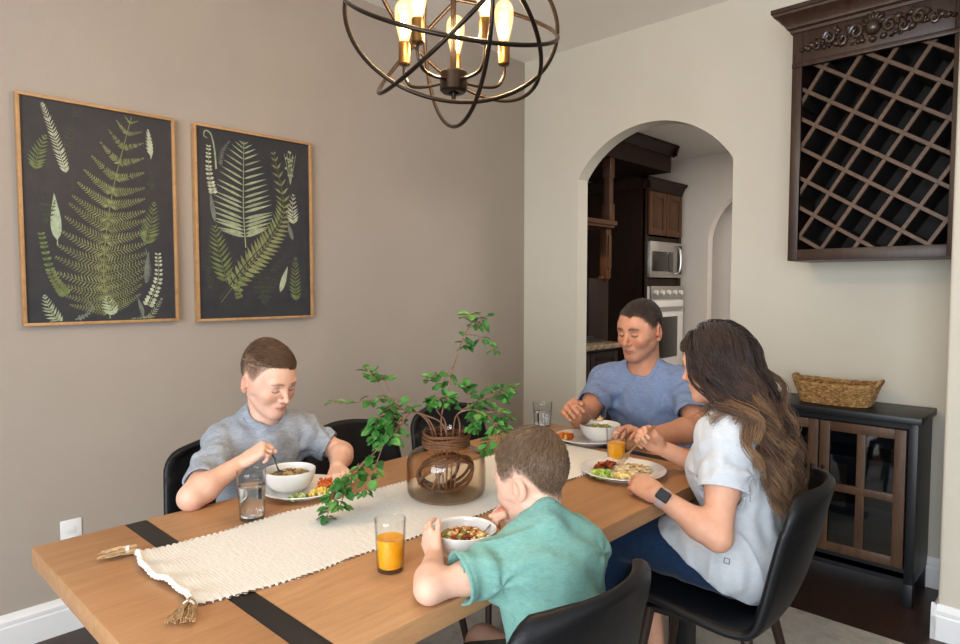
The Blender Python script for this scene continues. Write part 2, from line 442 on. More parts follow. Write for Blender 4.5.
# ------------------------------------------------------------------ fern pictures
frame_m = wood('light_oak_frame', '#9a6f45', '#b48a5c', '#c29a6c', (3, 3, 3), .5, 6, .02)
pm = NT('charcoal_print'); v = pm.coords(); f = pm.noise(v, 3.5, 5, .6); f2 = pm.noise(v, 16, 4, .6)
pm.set(color=pm.mixc(.3, pm.ramp(f, [(.3, '#2e3035'), (.7, '#3b393c')]), pm.ramp(f2, [(.35, '#2a2d33'), (.7, '#434042')])), rough=.5, spec=.3)
art = NT('botanical_ink'); a = art.node('ShaderNodeAttribute'); a.attribute_name = 'ink'
nz = art.noise(art.coords(), 45, 3)
art.set(color=art.mixc(1, a.outputs['Color'], art.ramp(nz, [(.3, (.72, .72, .72, 1)), (.7, (1.1, 1.1, 1.1, 1))]), 'MULTIPLY'), rough=.6, spec=.2)
class Ink:
    """flat leaf shapes in picture units (x right, y down, aspect corrected)"""
    def __init__(s): s.v = []; s.f = []; s.c = []; s.k = 0
    def poly(s, P, col):
        o = len(s.v); s.k += 1; z = (s.k % 400) * 2e-6
        s.v += [(p[0], p[1], z) for p in P]; s.f.append(tuple(range(o, o + len(P)))); s.c.append(col)
    def leaf(s, b, t, w, col, n=5, skew=.4):
        b, t = np.array(b), np.array(t); d = t - b; q = np.array([-d[1], d[0]]); q = q / (np.hypot(*q) + 1e-9)
        L = []
        for i in range(n + 1):
            u = i / n; ww = w * (sin(pi * u ** (skew + .3))) if 0 < u < 1 else 0
            L.append((b + d * u, q * ww))
        s.poly([p + o for p, o in L] + [p - o for p, o in L[-2:0:-1]], col)
    def stem(s, P, w, col):
        P = [np.array(p) for p in P]
        for i in range(len(P) - 1):
            d = P[i + 1] - P[i]; q = np.array([-d[1], d[0]]); q = q / (np.hypot(*q) + 1e-9) * w * (1 - .6 * i / len(P))
            s.poly([P[i] + q, P[i + 1] + q * .9, P[i + 1] - q * .9, P[i] - q], col)
    def curve(s, P, n):
        return [np.array(p[:2]) for p in spline([(*p, 0) for p in P], n)]
    def jit(s, col, j=.15):
        k = 1 + random.uniform(-j, j); return tuple(c * k for c in col)
    def fern(s, P, width, n, col, bare=.12, pinn=0, ang=65, pw=.012, shape=1.0, fall=.0):
        """P: stem curve from base to tip; pinnae in pairs; pinn>0 makes them bipinnate"""
        C = s.curve(P, 24); k = len(C)
        s.stem(C, .0035 if width > .1 else .0016, col)
        for i in range(n):
            u = bare + (1 - bare) * (i + .3) / n
            j = min(int(u * (k - 1)), k - 2); p = C[j]; d = C[j + 1] - C[j]; d = d / (np.hypot(*d) + 1e-9)
            uu = (u - bare) / (1 - bare)
            l = width * (min(1, .72 + uu * 1.4) * (1 - uu ** 2.1) ** shape + .012)
            for sd in (-1, 1):
                a = radians(ang - 22 * uu ** 2 + random.uniform(-3, 3)) * sd
                e = np.array([d[0] * cos(a) - d[1] * sin(a), d[0] * sin(a) + d[1] * cos(a)])
                tip = p + e * l + d * l * .12
                c2 = s.jit(col)
                if pinn and l > .03:
                    mid = (p + tip) / 2 - d * l * .04
                    Q = s.curve([p, mid, tip], 8); s.stem(Q, .0016, c2); kk = len(Q)
                    m = max(5, int(l * pinn))
                    for q in range(m):
                        w = (q + .5) / m; jj = min(int(w * (kk - 1)), kk - 2); pp = Q[jj]
                        dd = Q[jj + 1] - Q[jj]; dd = dd / (np.hypot(*dd) + 1e-9)
                        ll = l * .21 * (1 - w ** 1.5 * .85)
                        for s2 in (-1, 1):
                            b = radians(58) * s2
                            ee = np.array([dd[0] * cos(b) - dd[1] * sin(b), dd[0] * sin(b) + dd[1] * cos(b)])
                            s.leaf(pp, pp + ee * ll, .0034 * (1 - .4 * w), s.jit(c2, .2), 3)
                else: s.leaf(p, tip, pw * .72 * (.35 + .65 * (1 - uu)), c2, 5, .35)
    def beads(s, P, n, r, col, gap=.014):
        C = s.curve(P, 24); k = len(C); s.stem(C, .0012, col)
        for i in range(n):
            j = min(int((i + .5) / n * (k - 1)), k - 2); d = C[j + 1] - C[j]; d = d / (np.hypot(*d) + 1e-9); q = np.array([-d[1], d[0]])
            f = 1 - .5 * i / n
            for sd in (-1, 1):
                c = C[j] + q * gap * sd * f
                s.leaf(c - q * sd * r * f, c + q * sd * r * f + d * r * .6, r * .75 * f, s.jit(col), 5, .6)
G = lambda h: lin(h)
OLIVE, SAGE, PALE, MID, DIM, GREY, MINT = G('#83875c'), G('#9ca585'), G('#b7bca2'), G('#6f794f'), G('#454b40'), G('#757b72'), G('#a9b698')
def persp(t): return (t / 1.17) / ((1 - t) + t / 1.17)
def art_one():
    k = Ink(); A = .65     # x unit = picture width * A so both axes share one scale (height = 1)
    u = lambda x, y: (persp(x - .012) * A, .5 + (y - .5) * 1.07 - .012)
    k.fern([u(.575, .97), u(.54, .75), u(.61, .42), u(.755, .055)], .215, 17, OLIVE, .08, 120, 78, shape=.72)
    k.fern([u(.31, .34), u(.245, .2), u(.165, .06)], .032, 26, PALE, .02, 0, 55, .005, .4)
    k.fern([u(.105, .34), u(.13, .27), u(.185, .19)], .045, 10, MID, .05, 0, 60, .008, .8)
    k.fern([u(.335, .25), u(.34, .17), u(.385, .07)], .035, 10, DIM, .05, 0, 60, .006, .7)
    k.leaf(u(.235, .63), u(.225, .43), .022, MINT, 9, .35); k.stem([u(.235, .65), u(.24, .61)], .002, MINT)
    for q in range(4): k.fern([u(.17, .56), u(.15 + .02 * q, .5), u(.08 + .05 * q, .40 + .02 * q)], .02, 6, DIM, .1, 0, 60, .005)
    k.beads([u(.28, .86), u(.19, .77), u(.13, .60)], 17, .014, MID, .014)
    k.fern([u(.245, .985), u(.175, .93), u(.135, .86)], .04, 10, SAGE, .05, 0, 60, .008, .8)
    k.stem(k.curve([u(.34, .97), u(.42, .95), u(.455, .915), u(.435, .895), u(.415, .91), u(.43, .925)], 8), .004, GREY)
    k.beads([u(.36, .965), u(.42, .95), u(.455, .92)], 6, .008, GREY, .006)
    k.fern([u(.60, .955), u(.575, .915), u(.555, .87)], .045, 7, MINT, .05, 0, 62, .009, .7)
    k.leaf(u(.878, .23), u(.862, .1), .012, PALE, 6, .4); k.fern([u(.875, .235), u(.868, .17), u(.86, .1)], .026, 8, PALE, .2, 0, 50, .007, .6)
    k.fern([u(.86, .38), u(.87, .34), u(.875, .27)], .03, 6, DIM, .1, 0, 60, .007)
    k.fern([u(.825, .63), u(.86, .55), u(.89, .43)], .06, 13, MID, .05, 0, 58, .009, .8)
    k.leaf(u(.815, .80), u(.845, .66), .011, GREY, 8, .5); k.fern([u(.82, .81), u(.845, .74), u(.825, .65)], .016, 18, GREY, .02, 0, 50, .003, .4)
    k.beads([u(.83, .915), u(.90, .80), u(.905, .67)], 14, .013, PALE, .017)
    k.leaf(u(.80, .96), u(.765, .88), .010, GREY, 6, .4); k.fern([u(.80, .975), u(.78, .93), u(.76, .875)], .014, 8, GREY, .05, 0, 50, .004)
    k.fern([u(.70, .985), u(.83, .975), u(.925, .88)], .026, 20, SAGE, .03, 0, 60, .0045, .4)
    k.stem(k.curve([u(.70, .2), u(.78, .3), u(.83, .42)], 6), .0014, DIM)
    return k
def art_two():
    k = Ink(); A = .67; u = lambda x, y: (persp(x - .012) * A, .5 + (y - .5) * 1.07 - .012)
    k.fern([u(.445, .62), u(.43, .42), u(.445, .08)], .19, 19, SAGE, .19, 0, 82, .0135, .72)
    C = [u(.21, .90), u(.45, .73), u(.66, .58), u(.79, .40), u(.70, .10)]
    k.fern(C, .085, 28, OLIVE, .12, 0, 70, .018, .5)
    k.stem(k.curve([u(.2, .88), u(.45, .7), u(.66, .56), u(.77, .4), u(.7, .1)], 8), .004, DIM)
    k.beads([u(.16, .36), u(.125, .25), u(.125, .13)], 13, .012, PALE, .013)
    k.stem(k.curve([u(.19, .24), u(.18, .15), u(.15, .075), u(.10, .06), u(.085, .085), u(.115, .095)], 8), .005, SAGE)
    k.fern([u(.23, .22), u(.25, .15), u(.32, .09)], .018, 14, GREY, .05, 0, 60, .004, .4)
    k.leaf(u(.17, .5), u(.13, .35), .013, GREY, 7, .4)
    k.fern([u(.265, .80), u(.21, .66), u(.165, .52)], .075, 12, MID, .05, 0, 62, .013, .6)
    k.fern([u(.12, .83), u(.11, .72), u(.12, .58)], .03, 16, DIM, .02, 0, 62, .006, .4)
    k.beads([u(.38, .88), u(.36, .82), u(.42, .78)], 7, .013, MID, .012)
    for q in range(6): k.fern([u(.62, .92), u(.60 + .03 * (q - 2.5), .82), u(.52 + .055 * q, .72 + .012 * abs(q - 2.5))], .028, 8, DIM, .1, 0, 60, .008, .6)
    for q in range(16):
        a = random.uniform(0, 6.28); r = random.uniform(.01, .07)
        c = u(.845 + cos(a) * r * .6, .17 + sin(a) * r * 1.2); k.leaf(c, (c[0] + random.uniform(-.014, .014), c[1] - .016), .006, SAGE, 4, .5)
    for q in range(5): k.stem([u(.85, .27), u(.80 + .025 * q, .11)], .0014, SAGE)
    k.fern([u(.875, .48), u(.865, .42), u(.875, .32)], .05, 9, PALE, .05, 0, 62, .0085, .7)
    k.leaf(u(.865, .57), u(.82, .47), .013, GREY, 7, .4)
    k.leaf(u(.745, .85), u(.815, .71), .017, MINT, 8, .4)
    k.fern([u(.885, .90), u(.88, .78), u(.885, .66)], .05, 13, MID, .05, 0, 60, .009, .6)
    k.stem(k.curve([u(.72, .72), u(.80, .66), u(.86, .60)], 6), .002, DIM); k.fern([u(.66, .75), u(.74, .69), u(.80, .64)], .03, 8, DIM, .05, 0, 60, .006)
    k.stem(k.curve([u(.18, .94), u(.26, .90), u(.33, .85)], 6), .0014, DIM)
    return k
def picture(label, x0, x1, z0, z1, ink):
    o = thing('framed_fern_print', label, 'picture', ((x0 + x1) / 2, WY, z0), 0, None)
    t, d = .012, .034
    m = MB()
    for a, b, c, e in ((x0, x1, z0, z0 + t), (x0, x1, z1 - t, z1), (x0, x0 + t, z0 + t, z1 - t), (x1 - t, x1, z0 + t, z1 - t)):
        m.bx(a, b, WY - d, WY - .001, c, e, .0015)
    m.build('frame', frame_m, o)
    m = MB(); m.bx(x0 + t, x1 - t, WY - .024, WY - .002, z0 + t, z1 - t); pn = m.build('canvas', pm.m, o)
    H = z1 - z0 - 2 * t; X = x0 + t; Z = z1 - t; W = x1 - x0 - 2 * t; xm = 1
    V = [(X + min(max(p[0] * H * W / (H * ink.A), .004), W - .004), WY - .0245 - p[2], Z - min(max(p[1], .004), .996) * H) for p in ink.v]
    me = bpy.data.meshes.new('fern_artwork')
    base = world_of(pn)
    me.from_pydata([(a - base.x, b - base.y, c - base.z) for a, b, c in V], [], ink.f)
    at = me.attributes.new('ink', 'FLOAT_COLOR', 'FACE')
    for i, c in enumerate(ink.c): at.data[i].color = (*c, 1)
    me.materials.append(art.m)
    w = bpy.data.objects.new('fern_artwork', me); COL.objects.link(w); w.parent = pn
    return o
k1 = art_one(); k1.A = .65; k2 = art_two(); k2.A = .67
picture('wooden framed dark print of one broad olive fern, the left of the pair', .576, 1.135, 1.204, 2.060, k1)
picture('wooden framed dark print with pale fern and long curved frond, right of the pair', 1.215, 1.795, 1.197, 2.062, k2)

# ------------------------------------------------------------------ wine rack
rack_w = wood('dark_walnut_rack_wood', '#21140d', '#32221a', '#453023', (9, 9, 1.2), .42, 3, .04)
lat_w = wood('worn_walnut_lattice', '#38281e', '#503c2f', '#614a3b', (7, 7, 7), .45, 3, .04)
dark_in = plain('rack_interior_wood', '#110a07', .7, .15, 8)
RX, RY0, RY1, RZ0, RZ1 = 3.165, .417, 1.056, 1.47, 2.505
rk = thing('wine_rack', 'dark wood wall hung wine rack with diagonal lattice and carved crest', 'wine rack', (3.3, .74, RZ0))
m = MB(); m.bx(RX + .012, WX, RY0, RY0 + .022, RZ0, RZ1); m.bx(RX + .012, WX, RY1 - .022, RY1, RZ0, RZ1); m.bx(RX + .012, WX, RY0, RY1, RZ0, RZ0 + .022); m.bx(RX + .012, WX, RY0, RY1, RZ1 - .022, RZ1)
m.build('carcass', rack_w, rk)
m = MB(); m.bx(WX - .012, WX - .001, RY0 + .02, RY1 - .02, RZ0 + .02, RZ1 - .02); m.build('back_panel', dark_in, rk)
OZ0, OZ1, OY0, OY1 = RZ0 + .05, 2.338, RY0 + .035, RY1 - .042
m = MB(); m.bx(RX, RX + .02, OY1, RY1, RZ0, RZ1, .002); m.bx(RX, RX + .02, RY0, OY0, RZ0, RZ1, .002); m.bx(RX, RX + .02, OY0, OY1, RZ0, OZ0, .002)
m.build('face_frame', rack_w, rk)
m = MB(); m.bx(RX, RX + .02, OY0, OY1, OZ1, RZ1, .002); m.bx(RX - .006, RX + .01, RY0, RY1, OZ1, OZ1 + .022, .003); m.build('valance', rack_w, rk)
m = MB(); prof = [(0, 0), (.008, 0), (.010, .012), (.022, .02), (.026, .034), (.05, .062), (.066, .072), (.068, .082), (.074, .084), (.074, .102), (0, .102)]
P, Q = Vector((RX, RY0, RZ1 - .012)), Vector((RX, RY1 + .074, RZ1 - .012))
m.prism(prof, lambda a, b: P + Vector((-a, 0, b)), lambda a, b: Q + Vector((-a, a * 1.0 - .074, b)))
P2, Q2 = Vector((RX - .0, RY1, RZ1 - .012)), Vector((WX, RY1, RZ1 - .012))
m.prism(prof, lambda a, b: P2 + Vector((-a, a, b)), lambda a, b: Q2 + Vector((0, a, b)))
m.bx(RX - .004, WX, RY0, RY1, RZ1 - .01, RZ1 + .088)
m.build('crown_moulding', rack_w, rk)
# lattice boards clipped to the opening
def clip_line(c, d, y0, y1, z0, z1):
    t0, t1 = -9, 9
    for k, (lo, hi) in enumerate(((y0, y1), (z0, z1))):
        if abs(d[k]) < 1e-9: continue
        a, b = (lo - c[k]) / d[k], (hi - c[k]) / d[k]
        t0, t1 = max(t0, min(a, b)), min(t1, max(a, b))
    return (t0, t1) if t1 - t0 > .02 else None
TH = radians(33); PIT = .1115
node = (0.838, 2.262)
dirs = [((-cos(TH), -sin(TH)), (sin(TH), -cos(TH))), ((-sin(TH), cos(TH)), (-cos(TH), -sin(TH)))]
for q, (d, nn) in enumerate(dirs):
    for i in range(-12, 13):
        c = (node[0] + nn[0] * PIT * i, node[1] + nn[1] * PIT * i)
        r = clip_line(c, d, OY0 - .013, OY1 + .013, OZ0 - .013, OZ1 + .013)
        if not r: continue
        m = MB(); L = r[1] - r[0]; mid = (c[0] + d[0] * (r[0] + r[1]) / 2, c[1] + d[1] * (r[0] + r[1]) / 2)
        ang = atan2(d[1], d[0])
        R_ = Matrix.Rotation(ang, 3, 'X')
        m.box((RX + .032 + q * .0012, mid[0], mid[1]), (.018, L, .0175), .002, 1, R_); sl = m.build('lattice_slat', lat_w, rk)
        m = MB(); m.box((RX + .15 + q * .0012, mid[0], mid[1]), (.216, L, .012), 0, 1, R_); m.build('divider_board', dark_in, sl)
# carved acanthus crest on the valance
carve = plain('dark_carved_wood', '#33241b', .28, .25, 40, spec=.6)
m = MB(); cy0, cz0 = .735, (OZ1 + .022 + RZ1 - .012) / 2 + .005
K_ = 1.3
def blob(y, z, ry, rz, rx=.012, rot=0): m.ell((RX - .002, y, cz0 + (z - cz0) * K_), (rx * 1.3, ry * K_, rz * K_), Matrix.Rotation(rot, 3, 'X'), 12, 8)
blob(cy0, cz0 + .005, .024, .026, .024); blob(cy0, cz0 - .034, .012, .010, .016)
for a in np.linspace(-1.2, 1.2, 7): blob(cy0 + .034 * sin(a), cz0 + .006 + .034 * cos(a), .008, .017, .012, -a)
for sd in (-1, 1):
    def scroll(y, z, r, turns, w, fl=1):
        P = []
        for t in np.linspace(0, 1, 22):
            a = fl * sd * (t * turns * 2 * pi) + (0 if sd > 0 else pi); rr = r * (1 - .8 * t)
            P.append((RX - .008 - .008 * t, y + rr * cos(a), cz0 + (z + rr * sin(a) - cz0) * K_))
        m.tube(P, [w * K_ * (1 - .4 * t) for t in np.linspace(0, 1, 22)], 8)
    scroll(cy0 + sd * .062, cz0 + .0, .027, 1.3, .008); scroll(cy0 + sd * .112, cz0 - .012, .018, 1.2, .006, -1)
    scroll(cy0 + sd * .165, cz0 + .004, .026, 1.4, .008); scroll(cy0 + sd * .215, cz0 - .012, .014, 1.1, .005, -1)
    for j, (dy, dz, r) in enumerate(((.04, -.03, .009), (.09, .02, .011), (.135, .022, .009), (.14, -.02, .010), (.19, .016, .009), (.24, -.006, .010), (.262, -.012, .008), (.28, -.016, .0065))):
        if .43 < cy0 + sd * dy < 1.02: blob(cy0 + sd * dy, cz0 + dz, r * 1.3, r, .012, sd * .5)
    for j in range(5): blob(cy0 + sd * (.145 + .012 * j), cz0 + .03 - .004 * j, .005, .012, .010, sd * (.5 + .2 * j))
for sd in (-1, 1):
    for j in range(46):
        t = random.uniform(.03, .27); env = .030 * (1 - (t / .34) ** 1.3) + .004; y = cy0 + sd * t
        if .44 < y < 1.01: blob(y, cz0 - .006 + random.uniform(-1, 1) * env, random.uniform(.004, .009), random.uniform(.0035, .008), random.uniform(.007, .013), random.uniform(-1.5, 1.5))
m.build('carved_crest', carve, rk)

# ------------------------------------------------------------------ sideboard and basket
navy = plain('blackened_navy_paint', '#17191d', .42, .15, 12, spec=.4)
door_w = wood('rustic_brown_door', '#38281c', '#4f3827', '#614732', (8, 8, 1.1), .5, 3, .05)
gp = NT('cabinet_glass'); t_ = gp.node('ShaderNodeBsdfTransparent'); g_ = gp.node('ShaderNodeBsdfGlossy', Roughness=.03); f_ = gp.node('ShaderNodeValue'); f_.outputs[0].default_value = .09; x_ = gp.node('ShaderNodeMixShader')
t_.inputs['Color'].default_value = (.75, .8, .84, 1); gp.link(f_.outputs[0], x_.inputs[0]); gp.link(t_.outputs[0], x_.inputs[1]); gp.link(g_.outputs[0], x_.inputs[2]); gp.link(x_.outputs[0], gp.out.inputs['Surface']); gm = gp.m
SX, SY0, SY1, STOP = 3.175, .525, 1.27, .812
sb = thing('sideboard', 'black sideboard with brown glazed doors against the back wall', 'cabinet', (3.28, .88, 0))
m = MB(); m.bx(SX, WX - .002, SY0, SY0 + .02, .10, STOP - .03); m.bx(SX, WX - .002, SY1 - .02, SY1, .10, STOP - .03); m.bx(WX - .014, WX - .002, SY0, SY1, .10, STOP - .03)
m.bx(SX, WX - .002, SY0, SY1, .12, .145); m.bx(SX, SX + .02, SY0, SY1, .10, .165); m.bx(SX, SX + .02, SY0, SY1, .757, STOP - .03)
for a in (SY0, SY1 - .035): m.bx(SX - .002, SX + .03, a, a + .035, .10, STOP - .03, .002)
m.build('carcass', navy, sb)
m = MB(); m.bx(SX - .025, WX - .001, SY0 - .015, SY1 + .015, STOP - .03, STOP, .004); m.build('top', navy, sb)
for z in (.37, .58):
    m = MB(); m.bx(SX + .03, WX - .014, SY0 + .02, SY1 - .02, z, z + .016); m.build('shelf', navy, sb)
for a in (SY0 + .002, SY1 - .04):
    for b in (SX, WX - .042):
        m = MB(); m.bx(b, b + .038, a, a + .038, 0, .101, .003); m.build('leg', navy, sb)
iron = plain('dark_iron', '#1a1614', .4, .2, 30, metal=.7)
DM = (SY0 + SY1) / 2
for k, (a, b) in enumerate(((SY0 + .038, DM - .003), (DM + .003, SY1 - .038))):
    z0, z1, s_ = .168, .754, .042
    m = MB()
    m.bx(SX - .02, SX - .001, a, a + s_, z0, z1, .002); m.bx(SX - .02, SX - .001, b - s_, b, z0, z1, .002)
    for zz in (z0, z1 - s_): m.bx(SX - .02, SX - .001, a + s_, b - s_, zz, zz + s_, .002)
    c = (a + b) / 2; m.bx(SX - .018, SX - .003, c - .017, c + .017, z0 + s_, z1 - s_, .002)
    zc = (z0 + z1) / 2; m.bx(SX - .0185, SX - .0035, a + s_, b - s_, zc - .017, zc + .017, .002)
    d = m.build('glazed_door', door_w, sb)
    m = MB(); m.bx(SX - .010, SX - .007, a + s_ - .004, b - s_ + .004, z0 + s_ - .004, z1 - s_ + .004); m.build('glass_pane', gm, d)
    hy = b - .02 if k == 0 else a + .02
    m = MB(); m.box((SX - .034, hy, .50), (.01, .012, .11), .004); m.cyl((SX - .02, hy, .455), (SX - .034, hy, .455), .005); m.cyl((SX - .02, hy, .545), (SX - .034, hy, .545), .005)
    m.build('handle', iron, d)
ston = plain('stacked_white_stoneware', '#b8b8ba', .4, .04, 10)
# wicker basket: real woven strands
wick = NT('seagrass_wicker'); v = wick.coords(); f = wick.noise(v, 60, 4, .7)
wick.set(color=wick.ramp(f, [(.25, '#5b3f22'), (.5, '#a07a4b'), (.75, '#cfab78')]), rough=.75, spec=.2); wick = wick.m
bk = thing('wicker_basket', 'oblong woven wicker basket standing on the black sideboard', 'basket', (3.31, .872, STOP))
bx_, by_, hx, hy, hh = 3.31, .872, .082, .136, .088
def rrect(t, a, b, p=4.5):
    c, s_ = cos(t), sin(t); k = (abs(c) ** p + abs(s_) ** p) ** (-1 / p)
    return a * c * k, b * s_ * k
m = MB(); NW = 56
for r in range(9):
    z = STOP + .007 + r * .0098; fl_ = 1 + .22 * r / 8; P = []
    for i in range(NW * 2):
        t = 2 * pi * i / (NW * 2); x, y = rrect(t, hx * fl_, hy * fl_)
        w = .0045 * (1 if (i // 2 + r) % 2 else -1); L = sqrt(x * x + y * y)
        end = abs(sin(t)) ** 8; dz = .006 * (1 - cos(2 * t)) * r / 8
        P.append((bx_ + x * (1 + w / L), by_ + y * (1 + w / L), z + dz + random.uniform(-.0012, .0012)))
    m.tube(P, .0062, 6, True)
m.build('woven_side', wick, bk)
m = MB()
for i in range(NW):
    t = 2 * pi * (i + .25) / NW; x, y = rrect(t, hx, hy); m.tube([(bx_ + x, by_ + y, STOP + .004), (bx_ + x * 1.22, by_ + y * 1.22, STOP + .092)], .0035, 5)
m.build('stake', wick, bk)['kind'] = 'stuff'
m = MB(); P = []
for i in range(90):
    t = 2 * pi * i / 90; x, y = rrect(t, hx * 1.24, hy * 1.24); P.append((bx_ + x, by_ + y, STOP + .093 + .006 * (1 - cos(2 * t))))
for ph in (0, 1):
    m.tube([(p[0] + .004 * cos(i * .9 + ph * pi), p[1] + .004 * sin(i * .9 + ph * pi), p[2] + .0035 * sin(i * .9 + ph * pi)) for i, p in enumerate(P)], .0055, 6, True)
m.build('braided_rim', wick, bk)
for sd in (-1, 1):
    m = MB(); yy = by_ + sd * hy * 1.24
    P = spline([(bx_ - .05, yy, STOP + .098), (bx_ - .03, yy + sd * .012, STOP + .118), (bx_ + .03, yy + sd * .012, STOP + .118), (bx_ + .05, yy, STOP + .098)], 8)
    m.tube(P, .007, 8); m.build('handle', wick, bk)
m = MB(); m.grid([[(bx_ + a * hx * .95, by_ + b * hy * .95, STOP + .004) for b in (-1, 1)] for a in (-1, 1)]); 
m = MB(); m.prism([rrect(2 * pi * i / 40, hx * .97, hy * .97) for i in range(40)], lambda a, b: (bx_ + a, by_ + b, STOP + .001), lambda a, b: (bx_ + a, by_ + b, STOP + .006)); m.build('base', wick, bk)

# ------------------------------------------------------------------ dining table
TXA, TXB, TYA, TYC, TZ = .354, 2.28, .876, 1.768, .75
oak = wood('honey_oak_table_top', '#a1744c', '#b3855b', '#be9168', (.9, 9, 9), .42, 2.6, .03, .35, 0, 1.6)
oak_end = wood('oak_end_grain', '#c39c80', '#cba78c', '#d3b197', (12, 3, 12), .5, 3, .03)
blk = plain('black_table_metal', '#1d1c1d', .45, .1, 30, spec=.4)
tb = thing('dining_table', 'long honey oak dining table with black metal inlay bands', 'table', ((TXA + TXB) / 2, (TYA + TYC) / 2, 0))
S1, S2 = (.553, .604), (2.055, 2.106); TT = .045
def slab(a, b): 
    mm = MB(); mm.bx(a, b, TYA, TYC, TZ - TT, TZ, .002); return mm
for a, b in ((TXA, S1[0]), (S1[1], S2[0]), (S2[1], TXB)): slab(a + .0004, b - .0004).build('top_board', oak, tb)
for a, b in (S1, S2):
    m = MB(); m.bx(a, b, TYA + .0005, TYC - .0005, TZ - TT + .001, TZ - .0012, .001); m.build('inlay_band', blk, tb)
for xx in (S1[0] - .01, S2[0] - .01):
    m = MB(); m.bx(xx, xx + .07, TYA + .10, TYC - .10, TZ - TT - .03, TZ - TT, .003)
    m.bx(xx, xx + .07, TYA + .10, TYA + .17, .012, TZ - TT - .02, .004); m.bx(xx, xx + .07, TYC - .17, TYC - .10, .012, TZ - TT - .02, .004)
    m.bx(xx, xx + .07, TYA + .06, TYC - .06, .0095, .035, .004); m.build('trestle_leg', blk, tb)
m = MB(); m.bx(S1[1] + .02, S2[0] - .01, 1.29, 1.35, .62, .66, .003); m.build('stretcher', blk, tb)

# ------------------------------------------------------------------ moulded dining chairs
leath = NT('black_leather'); v = leath.coords(); vo = leath.node('ShaderNodeTexVoronoi', Scale=220.0); leath.link(v, vo.inputs['Vector'])
leath.set(color=leath.ramp(leath.noise(v, 5, 3), [(.3, '#0d0d0f'), (.7, '#141416')]), rough=.45, spec=.32); leath.bump(vo.outputs['Distance'], .15, .002); leath = leath.m
legw = wood('dark_walnut_leg', '#1a100b', '#2c1c13', '#3a261a', (8, 8, 1), .4, 3, .03)
def chair_shell(width=.435):
    prof = spline([(0, .235, .425), (0, .225, .455), (0, .13, .466), (0, 0, .452), (0, -.12, .447), (0, -.185, .468), (0, -.222, .54), (0, -.249, .63), (0, -.273, .73), (0, -.294, .822)], 7)
    n = len(prof); NX = 26; rows = []
    s_len = [0]
    for i in range(1, n): s_len.append(s_len[-1] + (prof[i] - prof[i - 1]).length)
    S = s_len[-1]
    for i, p in enumerate(prof):
        q = s_len[i] / S
        w = width / 2 * (.90 + .13 * sin(min(1, q / .5) * pi / 2)) * (1 if q < .55 else 1 - .14 * ((q - .55) / .45) ** 1.2)
        w *= min(1, sqrt(max(0, 1 - max(0, (.05 - q) / .05) ** 2)) + .72 if q < .05 else 1)
        if q > .93: w *= sqrt(max(.0, 1 - ((q - .93) / .0735) ** 2.2)) * .3 + .7
        row = []
        for j in range(NX + 1):
            t = j / NX * 2 - 1
            bend = .055 * t ** 2 * (sin(max(0, min(1, (q - .35) / .5)) * pi / 2))   # wings wrap forward on the back
            lift = .028 * abs(t) ** 3 * (1 - min(1, q / .6)) * min(1, q / .1)
            crown = -.012 * t * t if q > .9 else 0
            row.append(Vector((t * w, p.y + bend, p.z + lift + crown)))
        rows.append(row)
    # thickness along the normals, then a rolled rim
    th = .013
    N = [[None] * (NX + 1) for _ in range(n)]
    for i in range(n):
        for j in range(NX + 1):
            a = rows[min(i + 1, n - 1)][j] - rows[max(i - 1, 0)][j]; b = rows[i][min(j + 1, NX)] - rows[i][max(j - 1, 0)]
            v_ = a.cross(b); N[i][j] = v_.normalized() if v_.length > 1e-9 else Vector((0, 0, 1))
    top = [[rows[i][j] + N[i][j] * th for j in range(NX + 1)] for i in range(n)]
    bot = [[rows[i][j] - N[i][j] * th for j in range(NX + 1)] for i in range(n)]
    mm = MB(); mm.grid(top); mm.grid([r[::-1] for r in bot])
    ring_t = [top[i][0] for i in range(n)] + [top[-1][j] for j in range(1, NX + 1)] + [top[i][NX] for i in range(n - 2, -1, -1)] + [top[0][j] for j in range(NX - 1, 0, -1)]
    ring_b = [bot[i][0] for i in range(n)] + [bot[-1][j] for j in range(1, NX + 1)] + [bot[i][NX] for i in range(n - 2, -1, -1)] + [bot[0][j] for j in range(NX - 1, 0, -1)]
    K = len(ring_t); cen = Vector((0, -.05, .6)); strips = [ring_t]
    for u in (.25, .5, .75):
        r_ = []
        for k in range(K):
            tdir = ring_t[(k + 1) % K] - ring_t[k - 1]; nn = ring_t[k] - ring_b[k]; o = nn.cross(tdir)
            o = o.normalized() if o.length > 1e-9 else Vector((0, 0, 0))
            r_.append(ring_t[k].lerp(ring_b[k], u) + o * th * .9 * sin(u * pi) * (-1))
        strips.append(r_)
    strips.append(ring_b); mm.grid([[strips[u][k] for u in range(5)] for k in range(K)], True)
    return mm, ring_t
def make_chair(label, x, y, rz):
    root = thing('dining_chair', label, 'chair', (0, 0, 0), 0, None)
    mm, rim = chair_shell(); mm.build('seat_shell', leath, root, smooth=60)
    m = MB(); m.bx(-.15, .15, -.13, .15, .412, .430, .004); m.tube([(-.15, .14, .41), (.15, .14, .41)], .012, 8); m.tube([(-.15, -.12, .41), (.15, -.12, .41)], .012, 8); m.build('under_frame', blk, root)
    for sx in (-1, 1):
        for sy, ty in ((.14, .20), (-.12, -.22)):
            m = MB(); m.tube([(sx * .14, sy, .425), (sx * .205, ty, .0)], [.0165, .0105], 12); m.build('leg', legw, root)
    root.location = (x, y, .0092); root.rotation_euler = (0, 0, rz)
    return root
def copy_chair(src, label, x, y, rz):
    c = dup(src); c['label'] = label; c.location = (x, y, .0092); c.rotation_euler = (0, 0, rz); return c
ch = make_chair('black shell chair with dark wooden legs under the woman in the pale shirt', 1.824, .792, radians(9))
